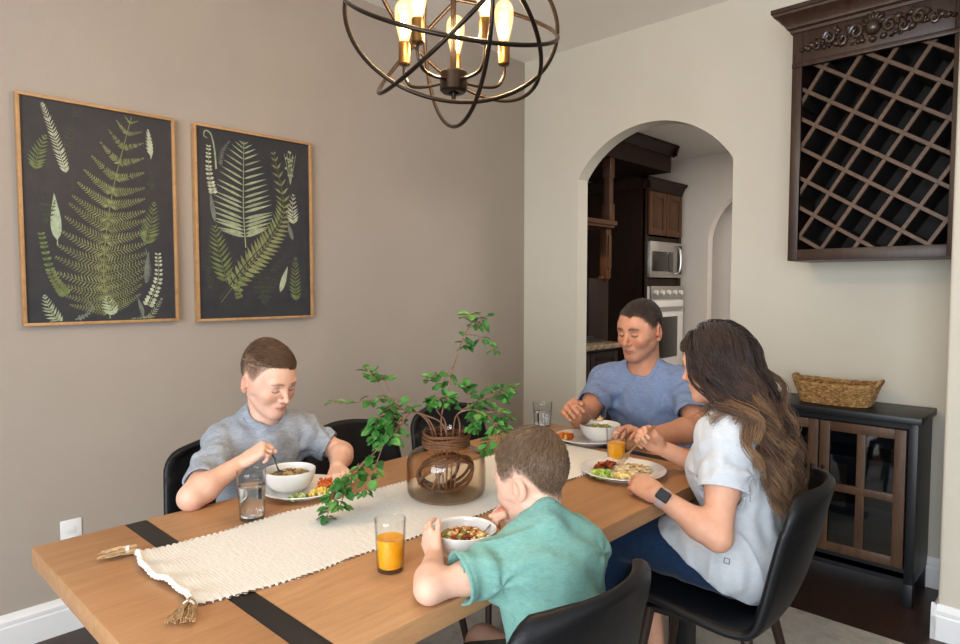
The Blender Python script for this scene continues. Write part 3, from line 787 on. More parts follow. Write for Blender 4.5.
copy_chair(ch, 'black leather chair behind the older boy in the grey shirt', .985, 1.885, pi)
copy_chair(ch, 'empty black chair against the grey wall, behind the trailing left branches', 1.415, 1.785, pi)
copy_chair(ch, 'empty black chair by the room corner, seen behind the glass vase', 1.92, 1.79, pi)
copy_chair(ch, 'black chair in the foreground under the small boy in the green shirt', .95, .870, radians(-2))
copy_chair(ch, 'black chair hidden behind the man in blue at the table end', 2.62, 1.40, pi / 2)
# ------------------------------------------------------------------ table runner
rn = NT('cream_woven_cotton'); v = rn.coords((1, 1, 1)); f = rn.noise(rn.coords((40, 160, 40)), 3, 4, .7); f2 = rn.noise(v, 6, 3)
rn.set(color=rn.mixc(.4, rn.ramp(f, [(.3, '#dcd8cf'), (.55, '#e8e4dc'), (.8, '#f0ede7')]), rn.ramp(f2, [(.3, '#e3dfd6'), (.7, '#ece9e2')])), rough=.95, spec=.1, sheen=.2)
rn.bump(f, .3, .003); rn = rn.m
jute = plain('tan_jute', '#b3936a', .9, .35, 90, bump=.5, bscale=200)
brown_stitch = plain('brown_edge_stitch', '#6e5138', .9, .2, 60)
RA, RB, RYA, RYB = .488, 2.00, 1.168, 1.535
ru = thing('table_runner', 'cream woven table runner with jute corner tassels along the oak table', 'table runner', ((RA + RB) / 2, 1.35, TZ))
NXR, NYR = 560, 96
X = np.linspace(0, 1, NXR); Y = np.linspace(0, 1, NYR)
xx, yy = np.meshgrid(X, Y, indexing='ij')
px = RA + (RB - RA) * xx; py = RYA + (RYB - RYA) * yy
end = np.exp(-((px - RA) / .05) ** 2)
px = px + end * (.010 * np.sin(yy * 6.5 + .4) + .016 * yy)                 # the near end ripples
edge = np.minimum(yy, 1 - yy)
py = py + (1 - yy) * .050 * np.exp(-(px - RA) / .13) + yy * .012 * np.exp(-(px - RA) / .08)
py = py + np.where(edge < .06, (1 - edge / .06), 0) * .004 * np.sin(px * 410) * np.where(yy > .5, 1, -1) + .004 * np.sin(px * 9) + .0035 * np.sin(px * 23 + 1)
row = np.sin(px * 2 * pi / .0075 + 1.2 * np.sin(py * 60) + 2 * np.sin(py * 17 + 5 * px)); nub = RNG.random((NXR, NYR)); nub = (nub + np.roll(nub, 1, 1) + np.roll(nub, -1, 1) + np.roll(nub, 1, 0)) / 4
z = TZ + .0045 + .0005 * row + .0016 * (nub - .5) + end * .008 * np.sin(yy * 11 + .5) ** 2
z = np.where((yy == 0) | (yy == 1) | (xx == 1), TZ + .001, z)
m = MB(); m.grid([[(px[i, j], py[i, j], z[i, j]) for j in range(NYR)] for i in range(NXR)])
m.build('woven_cloth', rn, ru, smooth=180, weld=False)
for sd, j in ((0, 0), (1, NYR - 1)):
    m = MB()
    for i in range(4, NXR - 6, 5):
        a = np.array([px[i, j], py[i, j], TZ + .0028]); b = np.array([px[i + 3, j], py[i + 3, j] + (.002 if sd else -.002), TZ + .0028])
        m.tube([a, (a + b) / 2 + np.array([0, .0015 if sd else -.0015, .001]), b], .0016, 5)
    m.build('edge_stitching', brown_stitch if sd == 0 else rn, ru)['kind'] = 'stuff'
P = [(px[0, j] - .003, py[0, j], z[1, j] + .003) for j in range(0, NYR, 5)]
m = MB()
for ph in (0, pi):
    Q = spline(P, 5); m.tube([(p.x + .0022 * cos(i * .8 + ph), p.y, p.z + .0022 * sin(i * .8 + ph)) for i, p in enumerate(Q)], .0045, 7)
m.build('trim_cord', rn, ru)
def tassel(p, d, L):
    p, d = Vector(p), Vector(d).normalized(); q = Vector((-d.y, d.x, 0)); m = MB()
    for k in range(46):
        a = random.uniform(-1, 1); h = random.uniform(0, 1) * (1 - abs(a) * .6); l = L * random.uniform(.85, 1.08)
        P = []
        for t in np.linspace(0, 1, 7):
            w = (.006 + .020 * min(1, t * 1.15)) if t > .28 else .007 + .004 * sin(t * 11)
            P.append(p + d * (l * t) + q * (a * w + random.uniform(-.0022, .0022)) + Vector((0, 0, .003 + h * (.016 if t < .5 else .018 * (1.4 - t)) + random.uniform(0, .002))))
        m.tube(P, .0013, 4)
    t_ = m.build('tassel', jute, ru)
    m = MB()
    for k in range(4):
        c = p + d * (L * (.22 + .02 * k)); m.tube([c + q * (.0105 * cos(a)) + Vector((0, 0, .0095 + .009 * sin(a))) for a in np.linspace(0, 2 * pi, 14)[:-1]], .0016, 5, True)
    m.build('tassel_wrap', rn, t_)
tassel(P[-1], (-.80, .42, 0), .070); tassel(P[0], (-.55, -.65, 0), .066)

# ------------------------------------------------------------------ glass, china, cutlery
def thin_glass(name, face, rim):
    """thin blown glass: tinted see-through, denser where the wall is seen edge-on, with mirror-like Fresnel glints"""
    n = NT(name); t = n.node('ShaderNodeBsdfTransparent'); g = n.node('ShaderNodeBsdfGlossy', Roughness=.02); mx = n.node('ShaderNodeMixShader'); lw = n.node('ShaderNodeLayerWeight', Blend=.5)
    p = n.node('ShaderNodeMath', operation='POWER'); p.inputs[1].default_value = 5; q = n.node('ShaderNodeMath', operation='MULTIPLY_ADD'); q.inputs[1].default_value = .9; q.inputs[2].default_value = .035
    n.link(lw.outputs['Facing'], p.inputs[0]); n.link(p.outputs[0], q.inputs[0])
    n.link(n.ramp(lw.outputs['Facing'], [(.45, face), (.98, rim)]), t.inputs['Color'])
    n.link(q.outputs[0], mx.inputs[0]); n.link(t.outputs[0], mx.inputs[1]); n.link(g.outputs[0], mx.inputs[2]); n.link(mx.outputs[0], n.out.inputs['Surface']); return n.m
gl = thin_glass('clear_glass', (.97, .98, .98, 1), (.62, .65, .66, 1))
wat = NT('water'); wat.set(color=(.96, .985, 1, 1), rough=0, trans=1, ior=1.33); wat = wat.m
oj = NT('orange_juice'); oj.set(color=oj.ramp(oj.noise(oj.coords(), 60, 3), [(.3, '#f09a08'), (.7, '#f8b01e')]), rough=.25, sss=.25, sssr=(.02, .008, .001), ssss=.5); oj = oj.m
def tumbler(label, x, y, z, r0, r1, h, fill, mat, lname, group=None):
    o = thing('drinking_glass', label, 'glass', (x, y, z), 0, group)
    t = .0017; m = MB(); b = .009
    prof = [(0, 0), (r0 - .002, 0), (r0, .0025)] + [(r0 + (r1 - r0) * u, .0025 + (h - .004) * u) for u in np.linspace(.06, 1, 9)] + [(r1 - t * .5, h), (r1 - t, h - .0015)] + [(r0 - t + (r1 - r0) * u, b + (h - b) * u) for u in np.linspace(.97, .05, 9)] + [(r0 - t - .003, b - .001), (0, b - .001)]
    m.lathe(prof, (x, y, z), 48); m.build('tumbler', gl, o, smooth=50)
    rr = lambda u: r0 - t - .0004 + (r1 - r0) * u
    m = MB(); m.lathe([(0, b), (rr(.02) - .002, b)] + [(rr(u), b + (h - b) * u) for u in np.linspace(.03, fill, 8)] + [(rr(fill) - .0012, b + (h - b) * fill - .0006), (0, b + (h - b) * fill - .0006)], (x, y, z), 48)
    m.build(lname, mat, o, smooth=50); return o
tumbler('tall tumbler of water on bare oak beside the older boy in grey', .795, 1.572, TZ, .031, .0375, .128, .66, wat, 'water')
tumbler('tumbler of orange juice nearest the camera, next to the small boy\'s bowl', .850, 1.072, TZ, .0285, .0335, .112, .60, oj, 'orange_juice')
tumbler('tumbler of orange juice at the far end beside the woman\'s plate', 1.912, 1.178, TZ, .030, .0355, .118, .56, oj, 'orange_juice')
tumbler('tumbler of water at the far end near the man\'s plate and the wall', 2.205, 1.728, TZ, .036, .043, .105, .55, wat, 'water')
china = NT('white_glazed_china'); china.set(color=L4('#e9e7e3'), rough=.16, spec=.5, coat=.3); china = china.m
def plate(label, x, y, r):
    o = MB(); k = r / .115
    o.lathe([(0, .0025), (r * .55, .0025), (r * .57, 0), (r * .62, 0), (r * .64, .004), (r * .80, .010 * k), (r * .985, .017 * k), (r, .0185 * k), (r * .995, .0205 * k), (r * .97, .0205 * k), (r * .80, .0135 * k), (r * .66, .0075), (r * .6, .006), (0, .006)], (x, y, TZ), 64)
    return tag(o.build('dinner_plate', china, origin=(x, y, TZ), smooth=40), label, 'plate')
def bowl(label, x, y, z, r, h):
    o = MB(); prof = [(0, .002), (r * .42, .002), (r * .44, 0), (r * .50, 0), (r * .52, .004)]
    prof += [(r * (.52 + .48 * sin(t * pi / 2)), .004 + (h - .004) * (1 - cos(t * pi / 2)) ** .85) for t in np.linspace(.12, 1, 12)]
    prof += [(r - .0015, h + .001), (r - .0035, h - .0005)]
    prof += [((r - .0045) * (.52 + .48 * sin(t * pi / 2)), .008 + (h - .008) * (1 - cos(t * pi / 2)) ** .85) for t in np.linspace(.97, .1, 12)] + [(0, .0085)]
    o.lathe(prof, (x, y, z), 64)
    return tag(o.build('serving_bowl', china, origin=(x, y, z), smooth=50), label, 'bowl')
P1, P2, P3 = (1.000, 1.668), (2.105, 1.425), (1.800, 1.085)
RIM = .0065
plate('white plate under the older boy\'s bowl with small heaps of food', *P1, .118)
plate('white plate under the man\'s bowl at the far end of the table', *P2, .128)
plate('white plate of mixed food in front of the woman', *P3, .135)
B1 = (.978, 1.700, TZ + RIM); B2 = (1.010, 1.012, TZ); B3 = (2.138, 1.392, TZ + RIM)
bowl('white bowl on the older boy\'s plate holding a dark spoon', *B1, .074, .062)
bowl('white bowl of colourful stir fry held by the small boy in green', *B2, .074, .062)
bowl('white bowl on the man\'s plate at the far end', *B3, .078, .062)
# --- food: irregular morsels, heaps nobody would count
def morsels(name, label, cat, cols, pos, n, sx, sy, h, size, shape='chunk', seed=1):
    rnd = random.Random(seed); m = MB(); mats = [plain('food_' + c[1:], c, .45, .18, 90, spec=.45, sss=.12, sssr=(.01, .006, .003), ssss=.3) for c in cols]
    for i in range(n):
        a, r = rnd.uniform(0, 2 * pi), sqrt(rnd.uniform(0, 1)); q = r
        x, y = pos[0] + cos(a) * r * sx, pos[1] + sin(a) * r * sy
        z = pos[2] + h * (1 - q * q) * rnd.uniform(.35, 1) + size * .35
        m.cur = rnd.randrange(len(mats)); s_ = size * rnd.uniform(.7, 1.25)
        E = Euler((rnd.uniform(0, 6), rnd.uniform(0, 6), rnd.uniform(0, 6))).to_matrix()
        if shape == 'chunk': 
            k0 = len(m.v); m.ell((x, y, z), (s_, s_ * rnd.uniform(.55, .9), s_ * rnd.uniform(.45, .8)), E, 8, 6)
            for j in range(k0, len(m.v)): m.v[j] = tuple(c + rnd.uniform(-.09, .09) * s_ for c in m.v[j])
        elif shape == 'spiral':
            d = E @ Vector((0, 0, 1)); u = E @ Vector((1, 0, 0)); w = E @ Vector((0, 1, 0))
            m.tube([Vector((x, y, z)) + d * ((t - .5) * s_ * 2.6) + (u * cos(t * 14) + w * sin(t * 14)) * s_ * .42 for t in np.linspace(0, 1, 16)], s_ * .30, 6)
        elif shape == 'noodle':
            a2 = rnd.uniform(0, 6.28); L = s_ * 5
            m.tube(spline([(x + cos(a2 + t * rnd.uniform(.5, 2)) * L * (t - .5), y + sin(a2 + t) * L * (t - .5), z + rnd.uniform(-.2, .2) * size) for t in np.linspace(0, 1, 4)], 3), size * .28, 5)
        elif shape == 'strip':
            a2 = rnd.uniform(0, 6.28); L = s_ * 2.2; V = []
            for t in np.linspace(-.5, .5, 6):
                c = Vector((x + cos(a2) * L * t, y + sin(a2) * L * t, z + .25 * s_ * sin(t * 9 + i))); o_ = Vector((-sin(a2), cos(a2), rnd.uniform(-.5, .5))) * s_ * .42
                V.append((c, o_))
            m.grid([[c - o_ + Vector((0, 0, k)), c + o_ + Vector((0, 0, k))] for c, o_ in V for k in (0,)]); m.grid([[c + o_ - Vector((0, 0, .0022)), c - o_ - Vector((0, 0, .0022))] for c, o_ in V])
        m.cur = 0
    o = m.build(name, mats, origin=pos, smooth=60, weld=False); return tag(o, label, cat, kind='stuff')
z1 = TZ + .0075
morsels('noodle_stir_fry', 'brown noodle and vegetable mix filling the older boy\'s bowl', 'food', ['#8a6a42', '#a68655', '#5d4a2c', '#6b7038', '#b79a68'], (B1[0], B1[1], B1[2] + .038), 150, .056, .056, .010, .0085, 'chunk', 2)
morsels('spiral_pasta', 'orange spiral pasta heaped on the older boy\'s plate', 'food', ['#d8701e', '#e58a35', '#c9581a'], (P1[0] + .072, P1[1] - .022, z1), 46, .032, .030, .014, .0085, 'spiral', 3)
morsels('scrambled_egg', 'yellow egg pieces on the front of the older boy\'s plate', 'food', ['#e6c558', '#f0d67c', '#dcb548'], (P1[0] + .012, P1[1] - .066, z1), 40, .034, .022, .012, .0075, 'chunk', 4)
morsels('chopped_salad', 'pale green chopped salad on the left of the older boy\'s plate', 'food', ['#7f9a4c', '#a9b972', '#5c7c3a', '#c6cd9c'], (P1[0] - .050, P1[1] - .060, z1), 42, .030, .020, .010, .007, 'chunk', 5)
morsels('vegetable_stir_fry', 'colourful rice and vegetable mix in the small boy\'s bowl', 'food', ['#d9b064', '#e3c88a', '#b5502a', '#7d8a3a', '#c98a3c', '#8a3c26', '#efe0b8'], (B2[0], B2[1], B2[2] + .036), 190, .058, .058, .012, .0068, 'chunk', 6)
morsels('green_salad', 'chopped green salad inside the man\'s bowl', 'food', ['#6d8a48', '#8aa35a', '#c9c39c', '#a58a58'], (B3[0], B3[1], B3[2] + .040), 110, .060, .060, .009, .008, 'chunk', 7)
morsels('roasted_squash', 'orange yellow roasted pieces on the left of the man\'s plate', 'food', ['#d68f2c', '#c9701e', '#e3ab4a', '#a8481c'], (P2[0] - .045, P2[1] + .080, z1), 60, .045, .030, .016, .009, 'chunk', 8)
morsels('crispy_bacon', 'red brown crisp strips at the back of the woman\'s plate', 'food', ['#8e3a1c', '#a84d24', '#6f2a15', '#bf6a34'], (P3[0] + .000, P3[1] + .070, z1 + .004), 46, .062, .022, .016, .011, 'strip', 9)
morsels('avocado_chunks', 'bright green avocado chunks on the left of the woman\'s plate', 'food', ['#a9c45a', '#c2d57e', '#86a83e'], (P3[0] - .075, P3[1] + .030, z1), 34, .034, .034, .014, .0105, 'chunk', 10)
morsels('egg_pieces', 'pale yellow egg pieces between avocado and noodles on the woman\'s plate', 'food', ['#ecd592', '#f3e4b4', '#dfbf6c'], (P3[0] - .030, P3[1] - .025, z1), 26, .026, .028, .014, .010, 'chunk', 11)
morsels('plain_noodles', 'pale noodles spread over the right of the woman\'s plate', 'food', ['#e2cfa4', '#d6bd8a', '#ecdfc0', '#b98f54'], (P3[0] + .050, P3[1] - .010, z1), 120, .055, .055, .014, .007, 'noodle', 12)

silver = plain('polished_steel', '#c9c4bc', .18, .03, 20, metal=1.0)
champ = plain('champagne_metal', '#c9a583', .28, .04, 20, metal=.85)
dsteel = plain('dark_steel', '#6a6660', .25, .04, 20, metal=1.0)
def fork(label, head, tail, up, mat, tines=True, L=None, bend=.012):
    """a fork (or spoon) whose business end is at head, handle end at tail; up = side the hollow faces"""
    h, t_, u = Vector(head), Vector(tail), Vector(up); d = (h - t_); Ln = d.length; d.normalize(); u = (u - d * u.dot(d)).normalized(); s_ = d.cross(u)
    m = MB()
    prof = [(0, .0042, .0012), (.04, .0048, .0013), (.12, .0040, .0014), (.4, .0030, .0016), (.62, .0026, .0017), (.70, .0040, .0014), (.76, .0085, .0011), (.82, .0115 if not tines else .0105, .0010)]
    if not tines: prof += [(.88, .0125, .0009), (.94, .0105, .0009), (.98, .0060, .0009), (1, .0015, .0008)]
    def cen(q): return t_ + d * (Ln * q) - u * (bend * sin(max(0, min(1, (q - .45) / .55)) * pi) * (1 if q > .45 else 0))
    rows = []
    for q, w, th in prof:
        c = cen(q); dish = .004 if (q > .78 and not tines) else .0012 if q > .74 else 0
        rows.append([c - s_ * w + u * th * .3 + u * dish, c - u * 0 + u * th * .6, c + s_ * w + u * th * .3 + u * dish, c + s_ * w - u * th * .4 + u * dish, c - u * th, c - s_ * w - u * th * .4 + u * dish])
    n = len(rows); o = len(m.v)
    m.add([p for r in rows for p in r], [(i * 6 + j, i * 6 + (j + 1) % 6, (i + 1) * 6 + (j + 1) % 6, (i + 1) * 6 + j) for i in range(n - 1) for j in range(6)] + [tuple(range(5, -1, -1)), tuple((n - 1) * 6 + j for j in range(6))])
    if tines:
        for k in range(4):
            x = (k - 1.5) * .0058
            m.tube([cen(q) + s_ * x * (1 - .15 * (q - .8) / .2) for q in (.805, .87, .94, 1.0)], [.0017, .0016, .0014, .0007], 6)
    return tag(m.build('fork' if tines else 'spoon', mat, origin=tuple((h + t_) / 2), smooth=60), label, 'fork' if tines else 'spoon')

# ------------------------------------------------------------------ vase, vine coil and leafy stems
vg = thin_glass('amber_tinted_glass', (.965, .93, .88, 1), (.50, .40, .30, 1))
vine_m = wood('brown_vine', '#4a2e1c', '#6b452b', '#83593a', (20, 20, 20), .7, 3, .2)
VX, VY = 1.262, 1.335; VZ = TZ + .007
vs = thing('glass_vase', 'round amber glass jar with vine wrapped neck on the cream runner', 'vase', (VX, VY, VZ))
outer = [(0, 0), (.085, 0), (.100, .003), (.109, .012), (.112, .03), (.1125, .08), (.110, .105), (.101, .122), (.084, .132), (.068, .138), (.061, .146), (.060, .175), (.063, .186), (.0635, .190)]
inner = [(.0605, .190), (.0575, .176), (.0585, .147), (.066, .1355), (.083, .129), (.0985, .120), (.1073, .104), (.1097, .08), (.1092, .031), (.1062, .014), (.098, .0075), (.085, .006), (0, .006)]
def smooth_prof(p): return [(max(0, q.x), q.y) for q in spline([(a, b, 0) for a, b in p], 4)]
m = MB(); m.lathe(smooth_prof(outer) + smooth_prof(inner), (VX, VY, VZ), 72); m.build('glass_jar', vg, vs, smooth=60)
m = MB(); rnd = random.Random(5)
for w in range(5):
    P = []; z0 = VZ + .147 + w * .0075; tl = rnd.uniform(-.05, .05); ph = rnd.uniform(0, 6)
    for i in range(48):
        a = 2 * pi * i / 48; P.append((VX + (.0655 + .002 * sin(3 * a + ph)) * cos(a), VY + (.0655 + .002 * cos(2 * a + ph)) * sin(a), z0 + tl * .06 * cos(a + ph) + .002 * sin(4 * a + ph)))
    m.tube(P, .0042, 7, True)
m.build('vine_wrap', vine_m, vs)
vc = thing('vine_coil', 'loops of brown vine coiled inside the amber glass jar', 'vine', (VX, VY, VZ + .007))
for k in range(5):
    a0 = rnd.uniform(0, 6.28); R = rnd.uniform(.050, .064); E = Euler((rnd.uniform(.75, 1.5), 0, a0 + k * 1.2)).to_matrix(); P = []
    for i in range(40):
        a = 2 * pi * i / 40; p = E @ Vector((R * cos(a) * 1.45, R * sin(a) * 1.05, .006 * sin(2 * a + k)))
        c = Vector((p.x, p.y, p.z + .064))
        rr = sqrt(c.x ** 2 + c.y ** 2); mx = .101
        if rr > mx: c.x *= mx / rr; c.y *= mx / rr
        c.z = max(.0125, min(.128, c.z)); P.append((VX + c.x, VY + c.y, VZ + c.z))
    m = MB(); m.tube(spline(P, 2, True), .0046, 7, True); m.build('vine_loop', vine_m, vc)
leafm = NT('fresh_green_leaf'); v = leafm.coords(); f = leafm.noise(v, 16, 3)
leafm.set(color=leafm.ramp(f, [(.3, '#24541f'), (.5, '#3b7430'), (.72, '#6b9c4c')]), rough=.42, spec=.4, sss=.08, sssr=(.01, .02, .004), ssss=.2); leafm = leafm.m
twig = wood('pinkish_twig', '#5d4031', '#86604a', '#a57d63', (30, 30, 30), .7, 3, .1)
def leaf_mesh(m, p, d, n, L, W, curl):
    """oval leaf with a midrib fold; d = direction, n = upper side"""
    d = Vector(d).normalized(); n = (Vector(n) - d * Vector(n).dot(d)).normalized(); s_ = d.cross(n); rows = []
    for i in range(8):
        t = i / 7; w = W * (sin(pi * min(1, t ** .85)) ** .75 if 0 < t < 1 else .02)
        c = Vector(p) + d * (L * t) + n * (-curl * L * t * t)
        rows.append([c - s_ * w + n * w * .28, c - s_ * w * .5 + n * w * .08, c, c + s_ * w * .5 + n * w * .08, c + s_ * w + n * w * .28])
    m.grid(rows); m.grid([[q - n * .0006 for q in r[::-1]] for r in rows])
def branch(label, main, shoots, nleaf, seed, r=.0026, size=.030, bare=.3):
    rd = random.Random(seed)
    o = thing('leafy_branch', label, 'branch', (VX, VY, VZ + .15), 0, 'leafy stems in the glass jar')
    st, lf = MB(), MB(); C = spline(main, 8); st.tube(C, [r * (1 - .55 * i / len(C)) for i in range(len(C))], 6)
    tips = [(C, bare)]
    for b, e in shoots:
        p0 = C[min(int(b * (len(C) - 1)), len(C) - 1)]; e = Vector(e); mid = (p0 + e) / 2 + Vector((rd.uniform(-.012, .012), rd.uniform(-.012, .012), .014))
        Q = spline([p0, mid, e], 7); st.tube(Q, [r * .55 * (1 - .5 * i / len(Q)) for i in range(len(Q))], 5); tips.append((Q, .45))
    for Q, b0 in tips:
        k = max(3, int(nleaf / len(tips)))
        for i in range(k):
            u = b0 + (1 - b0) * ((i + .6) / k); u = min(1, 1 - (1 - u) ** 1.0)
            j = min(int(u * (len(Q) - 1)), len(Q) - 2); p = Q[j]; t = (Q[j + 1] - Q[j]).normalized()
            for s2 in range(2 if i < k - 1 else 3):
                a = rd.uniform(0, 6.28); side = Vector((cos(a), sin(a), rd.uniform(-.3, .5))); dd = (t * .55 + side).normalized()
                pet = p + dd * .009; st.tube([p, pet], r * .3, 4, caps=False)
                L = size * rd.uniform(.7, 1.15) * (1 if i < k - 2 else .85)
                leaf_mesh(lf, pet, dd, (rd.uniform(-.5, .5) - .15, rd.uniform(-.5, .5) - .25, 1), L, L * rd.uniform(.30, .40), rd.uniform(.05, .35))
    st.build('twig', twig, o, smooth=60); w = lf.build('foliage', leafm, o, smooth=180, weld=False); return o
def W(u, v, F):
    """point seen at photo pixel (u,v) from the camera, at depth F: used to read positions off the photograph"""
    X, Y = (u - 480) / FPX, -(v - 322) / FPX
    f_, z_ = cos(PITCH) + Y * sin(PITCH), Y * cos(PITCH) - sin(PITCH)
    return Vector((F * (f_ * cos(YAW) + X * sin(YAW)), F * (f_ * sin(YAW) - X * cos(YAW)), CAMZ + F * z_))
N0 = [Vector((VX + .01, VY, VZ + .012)), Vector((VX + .005, VY + .004, VZ + .17))]
def nk(dx, dy): return [Vector((VX + dx * .6, VY + dy * .6, VZ + .014)), Vector((VX + dx, VY + dy, VZ + .19))]
branch('leafy branch trailing left from the jar and drooping onto the runner', nk(-.035, .01) + [W(413, 412, 1.79), W(395, 432, 1.74), W(372, 455, 1.70), W(352, 477, 1.67), W(338, 512, 1.655)],
       [(.45, W(372, 430, 1.75)), (.6, W(362, 495, 1.66)), (.7, W(345, 488, 1.68)), (.82, W(330, 500, 1.66)), (.9, W(325, 520, 1.66))], 46, 1, size=.030, bare=.5)
branch('leafy branch pointing straight left with its tip before the empty chair', nk(-.03, .03) + [W(410, 408, 1.84), W(392, 398, 1.86), W(372, 400, 1.86), W(350, 403, 1.85), W(331, 403, 1.85)],
       [(.5, W(378, 378, 1.88)), (.55, W(366, 370, 1.88)), (.45, W(388, 432, 1.82))], 26, 2, size=.030, bare=.45)
branch('short bushy branch leaning left over the jar rim', nk(-.02, -.02) + [W(425, 415, 1.80), W(408, 412, 1.78), W(396, 406, 1.76), W(386, 408, 1.74)],
       [(.6, W(396, 440, 1.76)), (.7, W(382, 420, 1.75)), (.8, W(380, 445, 1.73)), (.9, W(376, 440, 1.74))], 42, 3, size=.031, bare=.5)
branch('tallest leafy branch rising from the jar to a top sprig', nk(.0, .02) + [W(443, 408, 1.85), W(450, 380, 1.86), W(458, 352, 1.87), W(467, 330, 1.87), W(475, 320, 1.87), W(488, 316, 1.87)],
       [(.45, W(426, 380, 1.86)), (.5, W(440, 388, 1.86)), (.66, W(468, 347, 1.88)), (.68, W(495, 350, 1.88)), (.85, W(463, 318, 1.86)), (.93, W(478, 326, 1.86))], 38, 4, size=.029, bare=.62)
branch('leafy branch reaching right above the small boy toward the corner', nk(.03, .0) + [W(460, 412, 1.84), W(478, 402, 1.86), W(498, 392, 1.88), W(516, 386, 1.90)],
       [(.5, W(468, 388, 1.84)), (.55, W(490, 404, 1.86)), (.65, W(505, 400, 1.88)), (.75, W(512, 392, 1.9)), (.5, W(480, 420, 1.84)), (.6, W(470, 430, 1.82))], 50, 5, size=.029, bare=.4)
branch('leafy branch drooping right of the jar beside the small boy\'s head', nk(.03, -.025) + [W(458, 414, 1.80), W(475, 410, 1.79), W(492, 420, 1.78), W(498, 440, 1.78), W(492, 455, 1.78)],
       [(.5, W(480, 425, 1.79)), (.6, W(508, 420, 1.8)), (.7, W(503, 432, 1.79)), (.85, W(488, 452, 1.78))], 42, 6, size=.029, bare=.5)
branch('small upright sprig in the middle of the jar mouth', nk(.01, .01) + [W(438, 412, 1.84), W(432, 400, 1.84), W(430, 404, 1.83)], [(.8, W(440, 404, 1.84)), (.85, W(450, 402, 1.83))], 20, 7, size=.029, bare=.6)

# ------------------------------------------------------------------ orb chandelier
br_m = plain('dark_bronze_metal', '#2e241c', .32, .12, 12, metal=.75)
brass = plain('aged_brass_socket', '#7d5a30', .3, .1, 20, metal=.9)
bulb_g = NT('warm_bulb_glass'); t_ = bulb_g.node('ShaderNodeBsdfTransparent'); g_ = bulb_g.node('ShaderNodeBsdfGlossy', Roughness=.05); e_ = bulb_g.node('ShaderNodeEmission')
e_.inputs['Color'].default_value = (1, .62, .25, 1); e_.inputs['Strength'].default_value = .9
t_.inputs['Color'].default_value = (1, .93, .82, 1)
fz = bulb_g.node('ShaderNodeValue'); fz.outputs[0].default_value = .05; mx = bulb_g.node('ShaderNodeMixShader'); ad = bulb_g.node('ShaderNodeAddShader')
bulb_g.link(fz.outputs[0], mx.inputs[0]); bulb_g.link(t_.outputs[0], mx.inputs[1]); bulb_g.link(g_.outputs[0], mx.inputs[2])
bulb_g.link(mx.outputs[0], ad.inputs[0]); bulb_g.link(e_.outputs[0], ad.inputs[1]); bulb_g.link(ad.outputs[0], bulb_g.out.inputs['Surface']); bulb_g = bulb_g.m
fil = NT('glowing_filament'); fil.set(color=(0, 0, 0, 1), emit=(1, .72, .36, 1), emits=22.0); fil = fil.m
OC = Vector((1.255, 1.294, 2.082)); OR = .288
chn = thing('orb_chandelier', 'bronze orb chandelier of crossing rings with five glowing bulbs above the table', 'chandelier', tuple(OC))
vw = (OC - Vector((0, 0, CAMZ))).normalized(); rgt = Vector((sin(YAW), -cos(YAW), 0)); upv = rgt.cross(vw); tow = -vw
for n_, rr in (((.12, .72, .68), 1), ((.17, .97, .15), 1.0), ((-.67, .74, .11), 1), ((.94, -.06, -.34), 1), ((.61, .585, -.53), 1)):
    n3 = (rgt * n_[0] + upv * n_[1] + tow * n_[2]).normalized(); a = n3.cross(Vector((.3, .5, .8))).normalized(); b = n3.cross(a); R = OR * rr
    m = MB()
    prof_w, prof_t = .0062, .0062
    m.tube([OC + (a * cos(t) + b * sin(t)) * R for t in np.linspace(0, 2 * pi, 97)[:-1]], .0058, 8, True)
    m.build('orb_ring', br_m, chn, smooth=60)
HZ = OC.z - .176
m = MB(); m.lathe([(0, -.030), (.030, -.030), (.037, -.024), (.038, .022), (.032, .028), (.010, .03), (0, .03)], (OC.x, OC.y, HZ), 28); m.lathe([(0, -.05), (.006, -.048), (.007, -.03), (0, -.03)], (OC.x, OC.y, HZ), 12); m.build('hub', br_m, chn)
m = MB(); m.cyl((OC.x, OC.y, HZ + .025), (OC.x, OC.y, CZ - .03), .0075, n=14); m.build('stem', br_m, chn)
m = MB(); m.lathe([(0, -.03), (.02, -.03), (.055, -.02), (.065, -.004), (.065, 0), (0, 0)], (OC.x, OC.y, CZ), 28); m.build('ceiling_canopy', br_m, chn)
f2 = Vector((cos(YAW), sin(YAW), 0))
for k in range(5):
    a = pi / 2 + 2 * pi * k / 5; d = rgt * cos(a) + f2 * sin(a); c = Vector((OC.x, OC.y, HZ)); R = .145
    m = MB(); P = spline([c + d * .03, c + d * .08 + Vector((0, 0, -.006)), c + d * .125 + Vector((0, 0, .0)), c + d * R + Vector((0, 0, .03)), c + d * R + Vector((0, 0, .062))], 6)
    m.tube(P, .0048, 8); arm = m.build('arm', br_m, chn)
    s_ = c + d * R + Vector((0, 0, .058))
    m = MB(); m.lathe([(0, 0), (.013, 0), (.0165, .004), (.0165, .058), (.015, .062), (0, .062)], s_, 20); m.build('lamp_socket', brass, arm, smooth=40)
    q = s_ + Vector((0, 0, .060)); m = MB()
    m.lathe(smooth_prof([(.011, 0), (.014, .012), (.022, .045), (.026, .075), (.024, .098), (.014, .112), (0, .116)]), q, 24); bl = m.build('bulb', bulb_g, arm, smooth=60)
    m = MB()
    for j in range(6):
        b = 2 * pi * j / 6; e = rgt * cos(b) + f2 * sin(b)
        m.tube([q + e * .004 + Vector((0, 0, .02)), q + e * .009 + Vector((0, 0, .085))], .0021, 5)
    m.build('filament', fil, bl)
    l = bpy.data.lights.new('bulb_light', 'POINT'); l.energy = 10.5; l.color = (1, .72, .44); l.shadow_soft_size = .02
    lo = bpy.data.objects.new('bulb_light', l); COL.objects.link(lo); lo.location = q + Vector((0, 0, .055))
